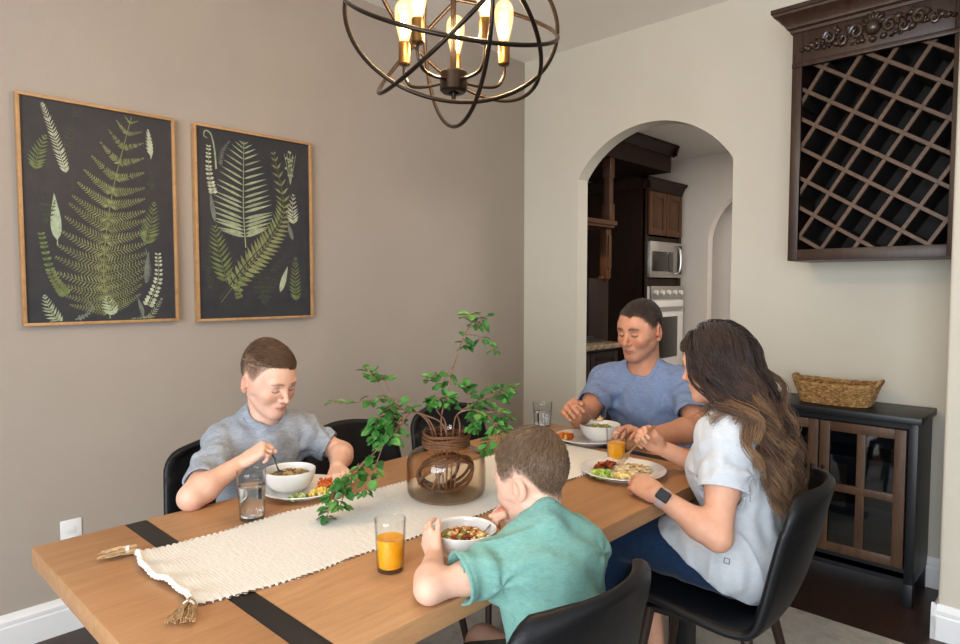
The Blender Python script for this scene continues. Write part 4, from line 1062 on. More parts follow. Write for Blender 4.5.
# ------------------------------------------------------------------ implicit-surface modeller for figures and clothes
def V3(*a): return np.array(a, float)
def nrm(v): v = np.asarray(v, float); return v / (np.linalg.norm(v) + 1e-12)
def smin(a, b, k):
    h = np.clip(.5 + .5 * (b - a) / k, 0, 1); return b + (a - b) * h - k * h * (1 - h)
def smax(a, b, k): return -smin(-a, -b, k)
class RC:                                   # round cone, optionally flattened along an axis
    def __init__(s, a, b, ra, rb, op='add', k=.01, flat=None, fs=1.0):
        s.a, s.b, s.ra, s.rb, s.op, s.k = V3(*a), V3(*b), ra, rb, op, k
        s.flat = None if flat is None else nrm(flat); s.fs = fs
    def d(s, P):
        Q = P - s.a; ab = s.b - s.a
        if s.flat is not None:
            w = Q @ s.flat; Q = Q + np.outer(w * (1 / s.fs - 1), s.flat); w2 = ab @ s.flat; ab = ab + s.flat * (w2 * (1 / s.fs - 1))
        t = np.clip(Q @ ab / (ab @ ab + 1e-12), 0, 1)
        r = np.linalg.norm(Q - t[:, None] * ab, axis=1) - (s.ra + (s.rb - s.ra) * t)
        return r * (min(1, s.fs) if s.flat is not None else 1)
class SL(RC):                               # a sleeve: round cone that ends at a plane across the arm
    def __init__(s, a, b, ra, rb, k, p, n): RC.__init__(s, a, b, ra, rb, 'add', k); s.p, s.n = V3(*p), V3(*n)
    def d(s, P): return np.maximum(RC.d(s, P), (P - s.p) @ s.n)
class EL:                                   # ellipsoid; R rows are its local axes
    def __init__(s, c, r, R=None, op='add', k=.01): s.c, s.r, s.R, s.op, s.k = V3(*c), V3(*r), np.eye(3) if R is None else np.asarray(R), op, k
    def d(s, P):
        q = (P - s.c) @ s.R.T; k0 = np.linalg.norm(q / s.r, axis=1); k1 = np.linalg.norm(q / s.r ** 2, axis=1)
        return k0 * (k0 - 1) / (k1 + 1e-9)
def combine(prims, P):
    d = np.full(len(P), 1.0)
    for p in prims:
        if p.op == 'add': d = smin(d, p.d(P), p.k)
        else: d = smax(d, -p.d(P), p.k)
    return d
def mesh_field(prims, vox, post=None, margin=.02, lo=None, hi=None):
    """surface nets over the narrow band of a smooth union of primitives; post(d, P) may add folds, shells and cuts"""
    B = 16; S = B * vox
    pts = []
    for p in prims:
        if p.op != 'add': continue
        if isinstance(p, RC): pts += [p.a - p.ra, p.a + p.ra, p.b - p.rb, p.b + p.rb]
        else: pts += [p.c - p.r.max(), p.c + p.r.max()]
    pts = np.array(pts); mn = pts.min(0) - margin - .01; mx = pts.max(0) + margin + .01
    if lo is not None: mn = np.maximum(mn, lo)
    if hi is not None: mx = np.minimum(mx, hi)
    nb = np.ceil((mx - mn) / S).astype(int)
    I = np.stack(np.meshgrid(*[np.arange(n) for n in nb], indexing='ij'), -1).reshape(-1, 3)
    Cn = mn + (I + .5) * S; rad = S * .5 * 1.7321
    D = np.stack([p.d(Cn) for p in prims]); add = np.array([p.op == 'add' for p in prims]); ks = np.array([p.k for p in prims])
    md = combine(prims, Cn)
    mdm = np.where(add[:, None], D, 9).min(0)
    act = np.where((np.abs(md) < rad * 1.35 + margin) | ((mdm < rad * 1.2 + margin) & (mdm > -rad * 1.6 - margin)))[0]
    g = np.stack(np.meshgrid(*[np.arange(B + 1)] * 3, indexing='ij'), -1).reshape(-1, 3)
    NY, NZ = (nb[1] + 2) * B, (nb[2] + 2) * B
    key = lambda c: (c[..., 0].astype(np.int64) * NY + c[..., 1]) * NZ + c[..., 2]
    vk, vp, qa = [], [], []
    offs = [(0, 0, 0), (1, 0, 0), (0, 1, 0), (1, 1, 0), (0, 0, 1), (1, 0, 1), (0, 1, 1), (1, 1, 1)]
    edges = [(a, b) for a in range(8) for b in range(a + 1, 8) if sum(abs(offs[a][i] - offs[b][i]) for i in range(3)) == 1]
    for bi in act:
        keep = np.where(add, D[:, bi] < mdm[bi] + 2.2 * rad + ks * 1.5, D[:, bi] < rad * 1.5 + ks * 1.5)
        pr = [prims[i] for i in np.where(keep)[0]]
        P = mn + (I[bi] * B + g) * vox
        d = combine(pr, P)
        if post is not None: d = post(d, P)
        if d.min() > 0 or d.max() < 0: continue
        f = d.reshape(B + 1, B + 1, B + 1); ins = f < 0
        c = [ins[o[0]:B + o[0], o[1]:B + o[1], o[2]:B + o[2]] for o in offs]
        cnt = sum(x.astype(np.int8) for x in c); cell = np.argwhere((cnt > 0) & (cnt < 8))
        if len(cell) == 0: continue
        fv = np.stack([f[cell[:, 0] + o[0], cell[:, 1] + o[1], cell[:, 2] + o[2]] for o in offs], 1)
        acc = np.zeros((len(cell), 3)); n = np.zeros(len(cell))
        for a, b in edges:
            fa, fb = fv[:, a], fv[:, b]; m = (fa < 0) != (fb < 0)
            t = np.where(m, fa / np.where(m, fa - fb, 1), 0); oa, ob = V3(*offs[a]), V3(*offs[b])
            acc += np.where(m[:, None], oa + t[:, None] * (ob - oa), 0); n += m
        vp.append(mn + (I[bi] * B + cell + acc / n[:, None]) * vox); vk.append(key(cell + I[bi] * B))
        for ax in range(3):
            u, w = [(1, 2), (2, 0), (0, 1)][ax]
            s0 = [slice(0, B)] * 3; s1 = [slice(0, B)] * 3; s1[ax] = slice(1, B + 1)
            A, Z = ins[tuple(s0)], ins[tuple(s1)]; e = np.argwhere(A != Z)
            if len(e) == 0: continue
            fl = A[e[:, 0], e[:, 1], e[:, 2]]; G = e + I[bi] * B
            q = []
            for du, dw in ((-1, -1), (0, -1), (0, 0), (-1, 0)):
                h = G.copy(); h[:, u] += du; h[:, w] += dw; q.append(key(h))
            q = np.stack(q, 1); q[~fl] = q[~fl][:, ::-1]; qa.append(q)
    vk = np.concatenate(vk); vp = np.concatenate(vp); qa = np.concatenate(qa)
    o = np.argsort(vk); vk, vp = vk[o], vp[o]
    ix = np.searchsorted(vk, qa); ix = np.clip(ix, 0, len(vk) - 1); ok = (vk[ix] == qa).all(1)
    return vp, ix[ok]
def np_object(name, V, Q, mats, parent, base, smooth=True, cols=None, attr='tint'):
    me = bpy.data.meshes.new(name); V = (V - np.asarray(base)).astype(np.float32); Q = np.asarray(Q, np.int32); k = Q.shape[1]
    me.vertices.add(len(V)); me.vertices.foreach_set('co', V.ravel())
    me.loops.add(Q.size); me.loops.foreach_set('vertex_index', Q.ravel())
    me.polygons.add(len(Q)); me.polygons.foreach_set('loop_start', np.arange(0, Q.size, k, dtype=np.int32))
    try: me.polygons.foreach_set('loop_total', np.full(len(Q), k, np.int32))
    except Exception: pass
    me.update(calc_edges=True); me.validate()
    if smooth: me.polygons.foreach_set('use_smooth', np.ones(len(me.polygons), bool))
    if cols is not None:
        a = me.attributes.new(attr, 'FLOAT_COLOR', 'POINT'); c = np.ones((len(V), 4), np.float32); c[:, :3] = cols; a.data.foreach_set('color', c.ravel())
    me.materials.append(mats)
    o = bpy.data.objects.new(name, me); COL.objects.link(o)
    if parent is not None: o.parent = parent
    return o
# smooth pseudo-noise built from sines (for folds and hair variation)
class SN:
    def __init__(s, seed, freq, n=7, stretch=(1, 1, 1)):
        r = np.random.default_rng(seed); k = r.normal(size=(n, 3)); k /= np.linalg.norm(k, axis=1)[:, None]
        s.k = k * freq * r.uniform(.6, 1.6, (n, 1)) * np.array(stretch); s.p = r.uniform(0, 6.28, n); s.n = n
    def __call__(s, P): return np.sin(P @ s.k.T + s.p).sum(1) / sqrt(s.n)

# ------------------------------------------------------------------ heads
class Head:
    """local head space: x = the person's right, y = forward, z = up, origin between the ears at eye height"""
    def __init__(s, c, face, up=(0, 0, 1), sc=1.0, kid=0.0, fem=0.0, roll=0.0, wide=1.0):
        s.c = V3(*c); y = nrm(face); x = nrm(np.cross(y, V3(*up))); z = np.cross(x, y)
        if roll: x, z = x * cos(roll) + z * sin(roll), z * cos(roll) - x * sin(roll)
        s.R = np.stack([x, y, z]); s.sc, s.kid, s.fem = sc, kid, fem; s.wide = wide
        s.zs = 1 - .14 * kid              # children: shorter lower face
    def w(s, p):
        p = V3(*p) * V3(s.wide, 1, 1)
        if p[2] < 0: p[2] *= s.zs
        return s.c + (p * s.sc) @ s.R
    def loc(s, P): return ((P - s.c) @ s.R.T) / s.sc / np.array([s.wide, 1, 1])
    def prims(s):
        S, K, F = s.sc, s.kid, s.fem; L = []
        def el(c, r, k=.01, op='add', rot=None):
            R = s.R if rot is None else np.asarray(rot.to_3x3() if hasattr(rot, 'to_3x3') else rot) @ s.R
            L.append(EL(s.w(c), V3(*r) * S * V3(s.wide, 1, 1), R, op, k * S))
        def rc(a, b, ra, rb, k=.008, op='add'): L.append(RC(s.w(a), s.w(b), ra * S, rb * S, op, k * S))
        el((0, -.016, .036 + .003 * K), (.0735, .094, .083 + .0085 * K))                       # cranium
        el((0, .030, .030 + .003 * K), (.064, .060, .064 + .006 * K), .03)                    # forehead
        el((0, .036, -.018), (.058 + .002 * K, .053, .070), .03)        # mid face
        j = 1 - .12 * K - .10 * F
        el((0, .040, -.066), (.046 * j, .046, .042), .025)              # jaw
        for sx in (-1, 1):
            rc((sx * .054 * j, .004, -.050), (sx * .016 * j, .072, -.098), .018, .016, .028)
            el((sx * .040, .062, -.030), (.024, .022, .022), .025)      # cheeks
            el((sx * .066, .020, .01), (.012, .03, .035), .03)          # temples
        el((0, .074, -.099), (.019 * j, .017, .015), .018)              # chin
        rc((-.034, .078, .020), (.034, .078, .020), .012, .012, .018)   # brow
        for sx in (-1, 1):
            el((sx * .031, .097, .001), (.017, .014, .0115), .010, 'sub')
            el((sx * .031, .0725, .0), (.0145, .0150, .0120), .004)    # lids over the eyeball
        n = 1 - .18 * K - .10 * F
        rc((0, .086, .014), (0, .098 + .010 * n, -.030), .0075, .0085 * n, .010)
        el((0, .100 + .010 * n, -.034), (.0105 * n, .011, .0095 * n), .006)
        for sx in (-1, 1):
            el((sx * .0115 * n, .096, -.0385), (.0070, .0090, .0065), .005)
            el((sx * .0058, .1035, -.0455), (.0030, .0042, .0028), .003, 'sub')
        el((0, .082, -.064), (.026, .016, .016), .012)                  # muzzle
        f = 1 + .15 * F
        rc((-.019, .0865, -.0665), (-.005, .0965, -.0625), .0030 * f, .0042 * f, .004); rc((.019, .0865, -.0665), (.005, .0965, -.0625), .0030 * f, .0042 * f, .004)
        rc((-.005, .0965, -.0628), (.005, .0965, -.0628), .0040 * f, .0040 * f, .004)
        rc((-.016, .0880, -.0725), (.016, .0880, -.0725), .0040 * f, .0040 * f, .004); el((0, .0935, -.0735), (.013, .0055, .0052 * f), .004)
        rc((-.021, .0905, -.0680), (.021, .0905, -.0680), .0010, .0010, .003, 'sub'); el((0, .1005, -.0682), (.016, .0030, .0009), .002, 'sub')
        for sx in (-1, 1):                                              # ears
            y = Matrix.Rotation(sx * (.55 - .15 * K), 3, 'Z'); E = np.array(y); g = 1 - .16 * K; oz = -.006 * K
            el((sx * (.0815 - .002 * K), -.014, -.008 + oz), (.0090 * g, .0200 * g, .0325 * g), .006, 'add', E)
            el((sx * (.0895 - .004 * K), -.008, -.005 + oz), (.0065 * g, .0115 * g, .0205 * g), .004, 'sub', E)
            el((sx * .080, .003, -.015), (.004, .0055, .0070), .004); el((sx * .079, -.007, -.038), (.0055, .008, .0090), .005)
        return L
    def neck(s, base, r, r2):
        a = s.w((0, -.022, -.045)); return [RC(a, base, r, r2, 'add', .022), RC(s.w((0, .028, -.085)), base + (s.R[1] * .01), r * .62, r2 * .7, 'add', .03)]
HL_A = np.radians([0, 22, 38, 50, 60, 70, 80, 92, 105, 125, 150, 180])
HL_Z = np.array([.076, .078, .074, .056, .038, .006, .010, .022, .006, -.044, -.066, -.070])
def hairline(q):
    """signed height above the hairline in local head space (positive = hair)"""
    a = np.abs(np.arctan2(q[:, 0] / .0735, (q[:, 1] + .01) / .094)); return q[:, 2] - np.interp(a, HL_A, HL_Z)

def top_region(q):
    a = np.degrees(np.abs(np.arctan2(q[:, 0] / .0735, (q[:, 1] + .01) / .094))); return q[:, 2] > np.interp(a, [0, 38, 50, 65, 90, 130, 180], [.075, .074, .070, .064, .056, .050, .050])
# ------------------------------------------------------------------ hands
def hand(wrist, d, n, thumb, sc=1.0, curl=((.5, .6, .4),) * 4, spread=.0, tdir=None, tbend=.5, fat=1.0):
    """wrist point, d = wrist to knuckles, n = the way the palm faces, thumb = thumb side; returns primitives and landmarks"""
    d = nrm(d); n = nrm(np.asarray(n) - d * np.dot(n, d)); t = nrm(np.asarray(thumb) - d * np.dot(thumb, d) - n * np.dot(thumb, n)); w = np.asarray(wrist, float); L = []; mark = {}
    lat = [.029, .010, -.0095, -.028]; fwd = [.088, .092, .087, .078]; ln = [.070, .078, .072, .056]; rad = [.0088, .0090, .0086, .0076]
    knuck = []
    for i in range(4):
        k = w + (t * lat[i] + d * fwd[i] - n * (.003 if i in (1, 2) else 0)) * sc; knuck.append(k)
        L.append(RC(w + t * lat[i] * .55 * sc + d * .006 * sc, k, .0150 * sc * fat, .0112 * sc * fat, 'add', .013 * sc))
    L.append(RC(w + t * .020 * sc + d * .018 * sc + n * .006 * sc, w + t * .030 * sc + d * .055 * sc + n * .009 * sc, .016 * sc * fat, .012 * sc * fat, 'add', .014 * sc))
    L.append(RC(w - t * .020 * sc + d * .018 * sc + n * .004 * sc, w - t * .024 * sc + d * .06 * sc + n * .005 * sc, .013 * sc * fat, .011 * sc * fat, 'add', .014 * sc))
    for i in range(4):
        c = curl[i] if len(curl) > 1 else curl[0]; a = 0; p = knuck[i]; r = rad[i] * sc * fat
        dd0 = nrm(d + t * spread * (1.5 - i) * .5)
        for j, fr in enumerate((.46, .30, .24)):
            a += c[j]; dd = dd0 * cos(a) + n * sin(a); q = p + dd * ln[i] * fr * sc
            L.append(RC(p, q, r * (1 - .06 * j), r * (.94 - .07 * j), 'add', .0035 * sc if j else .006 * sc)); p = q
            if j == 1: mark['mid%d' % i] = q.copy()
        mark['tip%d' % i] = p.copy()
    td = nrm(d * .72 + t * .62 + n * .35) if tdir is None else nrm(tdir)
    p = w + (d * .026 + t * .026 + n * .006) * sc; tb = nrm(d * .55 - t * .55 + n * .45)
    for j, (l, r) in enumerate(((.040, .0128), (.032, .0108), (.026, .0095))):
        e = nrm(td + (tb * tbend * j)); q = p + e * l * sc; L.append(RC(p, q, r * sc * fat, r * .9 * sc * fat, 'add', .012 * sc if j == 0 else .004 * sc)); p = q
    mark['thumb'] = p.copy(); mark['knuck'] = knuck; mark['d'], mark['n'], mark['t'] = d, n, t
    return L, mark

# ------------------------------------------------------------------ skin / cloth / hair materials
def skin_mat(name, rough=.48):
    n = NT(name); a = n.node('ShaderNodeAttribute'); a.attribute_name = 'tint'
    f = n.noise(n.coords(), 55, 4, .6); c = n.mixc(1, a.outputs['Color'], n.ramp(f, [(.3, (.94, .93, .93, 1)), (.7, (1.04, 1.03, 1.03, 1))]), 'MULTIPLY')
    n.set(color=c, rough=rough, spec=.35, sss=.22, sssr=(1.0, .35, .18), ssss=.010); n.bump(n.noise(n.coords(), 380, 2), .05, .001); return n.m
SKIN = skin_mat('skin')
def cloth_mat(name, c1, c2, scale=(60, 60, 260), bump=.35, rough=.9, mott=None):
    n = NT(name); f = n.noise(n.coords(scale), 3, 6, .8); g = n.noise(n.coords(), 320, 2)
    col = n.ramp(f, [(.28, c1), (.72, c2)])
    if mott: col = n.mixc(.45, col, n.ramp(n.noise(n.coords((1, 1, 2.5)), 48, 6, .8), [(.35, mott[0]), (.65, mott[1])]))
    n.set(color=col, rough=rough, spec=.15, sheen=.12); n.bump(g, bump, .0015); return n.m
def hair_mat(name):
    n = NT(name); a = n.node('ShaderNodeAttribute'); a.attribute_name = 'tint'
    n.set(color=a.outputs['Color'], rough=.45, spec=.3, sheen=.15, sheenr=.4); return n.m
HAIR = hair_mat('hair_strands')
def strands(name, paths, rad, cols, parent, base, mat=None, sides=3):
    """paths (S,K,3) -> thin tapering tubes in one mesh; cols (S,K,3)"""
    S, K, _ = paths.shape; T = np.gradient(paths, axis=1); T /= np.linalg.norm(T, axis=2, keepdims=True) + 1e-9
    ref = RNG.normal(size=(S, 1, 3)); u = np.cross(T, ref); u /= np.linalg.norm(u, axis=2, keepdims=True) + 1e-9; w = np.cross(T, u)
    r = rad[None, :, None] if rad.ndim == 1 else rad[:, :, None]
    V = np.stack([paths + (u * cos(2 * pi * j / sides) + w * sin(2 * pi * j / sides)) * r for j in range(sides)], 2)
    idx = np.arange(S * K * sides).reshape(S, K, sides); a = idx[:, :-1]; b = idx[:, 1:]
    Q = np.stack([a, np.roll(a, -1, 2), np.roll(b, -1, 2), b], -1).reshape(-1, 4)
    C = np.repeat(cols[:, :, None, :], sides, 2).reshape(-1, 3)
    return np_object(name, V.reshape(-1, 3), Q, mat or HAIR, parent, base, True, C)
def gauss(q, c, r): return np.exp(-(((q - V3(*c)) / V3(*r)) ** 2).sum(1))
def head_tint(h, V, skin, flush, lip, brow, hair=None, scalp=1.0, stub=None, lash=(.03, .02, .016), liner=1.0, bt=1.0):
    """pigment of the skin: lips, brows, lashes, flush, close-cropped scalp; plus crease shade painted at mouth and lids"""
    q = h.loc(V).copy(); z = q[:, 2]; q[:, 2] = np.where(z < 0, z / h.zs, z)
    near = (np.abs(q) < .16).all(1); c = np.tile(np.array(skin), (len(V), 1))
    def mix(w, col):
        nonlocal c
        w = np.clip(w, 0, 1)[:, None] * near[:, None]; c = c * (1 - w) + np.array(col) * w
    ax = np.abs(q[:, 0]); front = q[:, 1] > .04
    qq = np.stack([ax, q[:, 1], q[:, 2]], 1)
    mix(.55 * gauss(qq, (.042, .075, -.034), (.022, .04, .018)), flush); mix(.45 * gauss(q, (0, .112, -.034), (.013, .02, .012)), flush)
    mix(.6 * gauss(qq, (.083, -.01, -.012), (.014, .026, .04)), flush); mix(.22 * gauss(q, (0, .08, -.1), (.02, .03, .016)), flush)
    if stub is not None:
        w = np.clip((-.036 - q[:, 2]) / .02, 0, 1) * np.clip((q[:, 1] + .02) / .03, 0, 1) * np.clip((q[:, 2] + .125) / .02, 0, 1); w *= 1 - gauss(qq, (.04, .075, -.03), (.02, .03, .016)); mix(w * stub[1], stub[0])
    lw = np.clip(1.25 - ((q[:, 0] / .0215) ** 2 + ((q[:, 2] + .0685) / (.0085 if not h.fem else .0095)) ** 2), 0, 1) * (q[:, 1] > .078); mix(np.clip(lw * 3, 0, 1) * .8, lip)
    ln = np.exp(-((q[:, 2] + .0682 + .0012 * np.cos(q[:, 0] * 150)) / .0011) ** 2) * (ax < .0205) * (q[:, 1] > .078); mix(ln * .6, tuple(x * .45 for x in lip))  # dark line between the lips: crease shade painted into the colour
    dx = ax - .0315; bz = .0205 + .0035 * np.cos(dx / .018 * 1.4) - .05 * np.clip(dx - .012, 0, 1) * 3
    th = .0042 * bt * np.clip(1 - (dx / .021) ** 2, 0, 1) ** .5 + 1e-5; mix(np.exp(-((q[:, 2] - bz) / th) ** 2 * 1.2) * (np.abs(dx) < .0205) * front * .85, brow)
    lz = -.0046 - .0042 * np.clip(1 - (dx / .0135) ** 2, -.5, 1); mix(np.exp(-((q[:, 2] - lz) / (.0017 * liner)) ** 2) * (np.abs(dx) < .0150) * front * .9, lash)
    cz = .0064 + .0028 * np.clip(1 - (dx / .014) ** 2, -.5, 1); mix(np.exp(-((q[:, 2] - cz) / .0015) ** 2) * (np.abs(dx) < .0140) * front * .35, tuple(x * .5 for x in skin))  # lid fold: crease shade painted in a darker skin tone
    if hair is not None:
        hl = hairline(q); sn = SN(5, 900, 9)(V) * .25; mix(np.clip(hl / .014 + sn * .5, 0, 1) * scalp * (q[:, 1] < .085), hair)
    return c
def short_hair(name, h, V, N, par, base, n, lens, comb, cols, rad=.0006, keep=None, seed=3, lift=.35, fade=0):
    """combed short strands rooted on the scalp; lens(q), comb(q) in local head space"""
    r = np.random.default_rng(seed); q = h.loc(V); m = (hairline(q) > 0) & (np.abs(q) < .15).all(1) & (q[:, 2] > -.072) & (q[:, 1] < .088)
    if keep is not None: m &= keep(q)
    if fade: m &= hairline(q) / fade > r.uniform(0, 1, len(q)) ** .8
    ids = np.where(m)[0]; ids = r.choice(ids, n, replace=len(ids) < n); P = V[ids] + r.normal(size=(n, 3)) * .0008; q = h.loc(P); Nn = N[ids]
    c = comb(q) @ h.R; c -= Nn * (c * Nn).sum(1)[:, None]; c /= np.linalg.norm(c, axis=1)[:, None] + 1e-9
    L = lens(q) * r.uniform(.75, 1.2, n) * h.sc; K = 5; pth = np.zeros((n, K, 3)); jit = r.normal(size=(n, 3)) * .22; d = nrm_rows(Nn * lift + c + jit * .6); pth[:, 0] = P - Nn * .0006
    for i in range(1, K):
        pth[:, i] = pth[:, i - 1] + d * (L / (K - 1))[:, None]; d = nrm_rows(d * .8 + c * .45 - Nn * .28 + np.array([0, 0, -.06]))
    e0 = np.array(cols[0]); e1 = np.array(cols[1]); t = np.clip(np.linspace(0, 1, K)[None, :] * .6 + r.uniform(-.35, .55, (n, 1)), 0, 1)[..., None]
    return strands(name, pth, np.linspace(1, .45, K) * rad, e0 * (1 - t) + e1 * t, par, base)
def nrm_rows(a): return a / (np.linalg.norm(a, axis=1, keepdims=True) + 1e-9)
def vnormals(V, Q):
    n = np.cross(V[Q[:, 2]] - V[Q[:, 0]], V[Q[:, 3]] - V[Q[:, 1]]); o = np.zeros_like(V)
    for j in range(4): np.add.at(o, Q[:, j], n)
    return nrm_rows(o)
# ------------------------------------------------------------------ torso, limbs and garments from joints
class Figure:
    def __init__(s, pel, neck, shR, shL, sc, chest=(.150, .105), waist=.13, hip=.16, belly=.0):
        s.pel, s.nk, s.shR, s.shL, s.sc = V3(*pel), V3(*neck), V3(*shR), V3(*shL), sc
        s.up = nrm(s.nk - s.pel); x = s.shR - s.shL; s.x = nrm(x - s.up * (x @ s.up)); s.f = np.cross(s.up, s.x)
        s.L = np.linalg.norm(s.nk - s.pel); s.chest, s.waist, s.hip, s.belly = chest, waist, hip, belly
        s.R = np.stack([s.x, s.f, s.up])
    def pt(s, u, f=0, x=0): return s.pel + s.up * (s.L * u) + s.f * f + s.x * x
    def torso(s, o=0.0, bust=0.0):
        c, L = s.chest, s.L; P = []
        P.append(EL(s.pt(.02), (s.hip + o, c[1] * .98 + o, .105 * s.sc + o), s.R, 'add', .04))
        P.append(EL(s.pt(.28, .004), (s.waist + o, c[1] * .90 + o + s.belly, .16 * s.sc + o), s.R, 'add', .05))
        P.append(EL(s.pt(.60, .004), (c[0] + o, c[1] + o, .30 * L + o), s.R, 'add', .05))
        P.append(EL(s.pt(.80, -.006), (c[0] * .98 + o, c[1] * .82 + o, .15 * L + o), s.R, 'add', .05))
        up = s.up * .0
        for sh in (s.shR, s.shL):
            P.append(RC(sh, s.pt(.86), .050 * s.sc + o, .055 * s.sc + o, 'add', .045))
            P.append(RC(s.pt(1.04, -.012), sh + s.up * .012 * s.sc, (.036 * s.sc) + o, (.034 * s.sc) + o, 'add', .045))
            if bust: P.append(EL(s.pt(.62, c[1] * .62, .52 * c[0] * (1 if sh is s.shR else -1)), (.058 + o * .6, .062 + o * .6, .060 + o * .6), s.R, 'add', .05))
        return P
    def arm(s, sh, el, wr, r=(.047, .039, .041, .027)):
        sh, el, wr = V3(*sh), V3(*el), V3(*wr); m = el + (wr - el) * .28
        return [RC(sh, sh + (el - sh) * .5, r[0], (r[0] + r[1]) * .52, 'add', .03), RC(sh + (el - sh) * .5, el, (r[0] + r[1]) * .52, r[1] * .96, 'add', .02), RC(el, m, r[1] * .97, r[2], 'add', .02), RC(m, wr, r[2], r[3], 'add', .02)]
    def leg(s, hp, kn, an, toe, r=(.082, .056, .05, .034)):
        hp, kn, an, toe = map(lambda p: V3(*p), (hp, kn, an, toe)); c = kn + (an - kn) * .3
        return [RC(hp, kn, r[0], r[1], 'add', .04), RC(kn, c, r[1] * .95, r[2], 'add', .02), RC(c, an, r[2], r[3], 'add', .02), RC(an - V3(0, 0, .02), toe, r[3] * .95, .024, 'add', .02)]
def tee(name, fig, arms, mat, par, base, vox, off=.013, hem=-.14, cut=.55, neck_c=None, neck_r=.062, seed=1, fold=.0045, sl=(.062, .064), bust=0.0, lo=None, tilt=.25, extra=(), t=.0062, hemp=None):
    """a T-shirt: inflated torso and sleeves, folds, hollow shell, cut at collar, cuffs and hem"""
    P = fig.torso(off, bust) + list(extra); cuts = []
    for i, (sh, el) in enumerate(arms):
        sh, el = V3(*sh), V3(*el); d = nrm(el - sh); l = np.linalg.norm(el - sh); cu = cut[i] if isinstance(cut, (tuple, list)) else cut; e = sh + d * l * cu
        r0, r1 = sl[0] * fig.sc + .004, sl[1] * fig.sc + .004
        P.append(SL(sh - d * .01, sh + d * l * (cu + .2), r0, r1, .045 * fig.sc, e, d)); cuts.append((sh, d, l * cu, r1, e))
    n0 = V3(*(neck_c if neck_c is not None else fig.pt(1.0))); na = nrm(fig.up + fig.f * tilt); nc = RC(n0 - na * .03, n0 + na * .3, neck_r, neck_r * 1.05)
    f1 = SN(seed, 34, 6, (1, 1, .35)); f2 = SN(seed + 1, 85, 8, (1, 1, .5)); f3 = SN(seed + 2, 15, 5); f4 = SN(seed + 3, 150, 8)
    pits = [sh + d * l * .35 - fig.up * .05 * fig.sc for sh, d, l, r1, e in cuts]
    def post(d, X):
        w = 1 - np.abs(np.sin(1.5 * f1(X) + 1.2 * f3(X))) * 1.6                      # soft ridges with sharper valleys
        d = d + fold * (-.80 * w + .62 * f2(X) + .14 * f4(X))
        for pt in pits:                                                             # creases fanning out of the armpits
            v = X - pt; r = np.linalg.norm(v, axis=1) + 1e-6; a = np.arctan2(v @ fig.up, v @ fig.x); d = d + fold * .8 * np.exp(-(r / (.15 * fig.sc)) ** 2) * np.clip((r - .022) / .05, 0, 1) * np.sin(a * 5 + r * 22 + 2.5 * f3(X))
        for sh, a, l, r1, e in cuts:                                                # slanted folds along the sleeves
            v = X - sh; q = v @ a; rr = np.linalg.norm(v - np.outer(q, a), axis=1); m = np.exp(-((q - l * .55) / (.42 * l)) ** 2) * (rr < r1 + .03)
            d = d + fold * .55 * m * np.sin(q * 95 / fig.sc + 2.2 * f3(X) + 3 * np.arctan2(v @ fig.f, v @ fig.x))
        nd = nc.d(X); d = d - .0024 * np.clip(1 - np.abs(nd - .007) / .0078, 0, 1) ** .5
        for sh, a, l, r1, e in cuts:
            q = (X - e) @ a; rr = np.linalg.norm((X - e) - np.outer(q, a), axis=1); d = d + np.where(rr < r1 + .02, np.exp(-((q + .019) / .002) ** 2) * .0012, 0)
        d = np.maximum(d, -(d + t)); d = np.maximum(d, -nd)
        for sh, a, l, r1, e in cuts:
            q = (X - e) @ a; rr = np.linalg.norm((X - e) - np.outer(q, a), axis=1); d = np.maximum(d, np.minimum(np.minimum(q + t + .003, r1 + .004 - rr), .03 - q))
        d = np.maximum(d, (X - V3(*hemp[0])) @ nrm(hemp[1]) if hemp else -((X - fig.pel) @ fig.up - hem * fig.sc)); return d
    V, Q = mesh_field(P, vox, post, .022, lo)
    return np_object(name, V, Q, mat, par, base)
def hd(side, wrist, d, n, **kw):
    t = np.cross(nrm(d), nrm(n)) * (1 if side == 'R' else -1); return hand(wrist, d, n, t, **kw)
def A_(v): return np.array([v.x, v.y, v.z])
def person(label, prims, vox, base, tint, margin=.004):
    V, Q = mesh_field(prims, vox, None, margin); N = vnormals(V, Q)
    o = np_object('person', V, Q, SKIN, None, base, True, tint(V)); o.location = Vector(base); tag(o, label, 'person'); return o, V, N
FIST = ((1.0, 1.2, .7), (1.05, 1.25, .7), (1.1, 1.25, .7), (1.15, 1.2, .7))
GRIP = ((.75, 1.05, .5), (.95, 1.15, .6), (1.1, 1.2, .7), (1.2, 1.2, .7))
fair, flush_, lip_ = lin('#dfb39c'), lin('#d48c74'), lin('#bf7a70')
STRAND_TOP = lambda z0: (lambda q: q[:, 2] > z0)

# ================= older boy, wall side =================
f = Figure((1.01, 1.985, .558), (1.035, 1.965, .918), (.914, 1.975, .856), (1.164, 1.955, .856), .82, (.118, .090), .112, .128)
h = Head((1.030, 1.917, 1.058), (.17, -.90, -.34), sc=.955, kid=.55)
Re, Rw, Le, Lw = V3(.718, 1.762, .781), V3(.868, 1.792, .836), V3(1.258, 1.842, .790), V3(1.150, 1.712, .785)
AR = (.040, .034, .036, .0235)
Rh, rm = hd('R', Rw + V3(.008, -.006, .008), (.66, -.42, .50), (.55, .10, -.80), sc=.78, curl=FIST, tdir=(.75, -.45, .15), tbend=.4)
Lh, lm = hd('L', Lw + V3(-.006, -.008, .0), (-.40, -.90, -.02), (.10, -.12, -1), sc=.78, curl=((.25, .35, .25),) * 4, spread=.15, tdir=(-.72, -.55, -.15), tbend=.2)
pr = f.torso() + h.neck(f.nk, .040, .046) + h.prims() + f.arm(f.shR, Re, Rw, AR) + f.arm(f.shL, Le, Lw, AR) + Rh + Lh
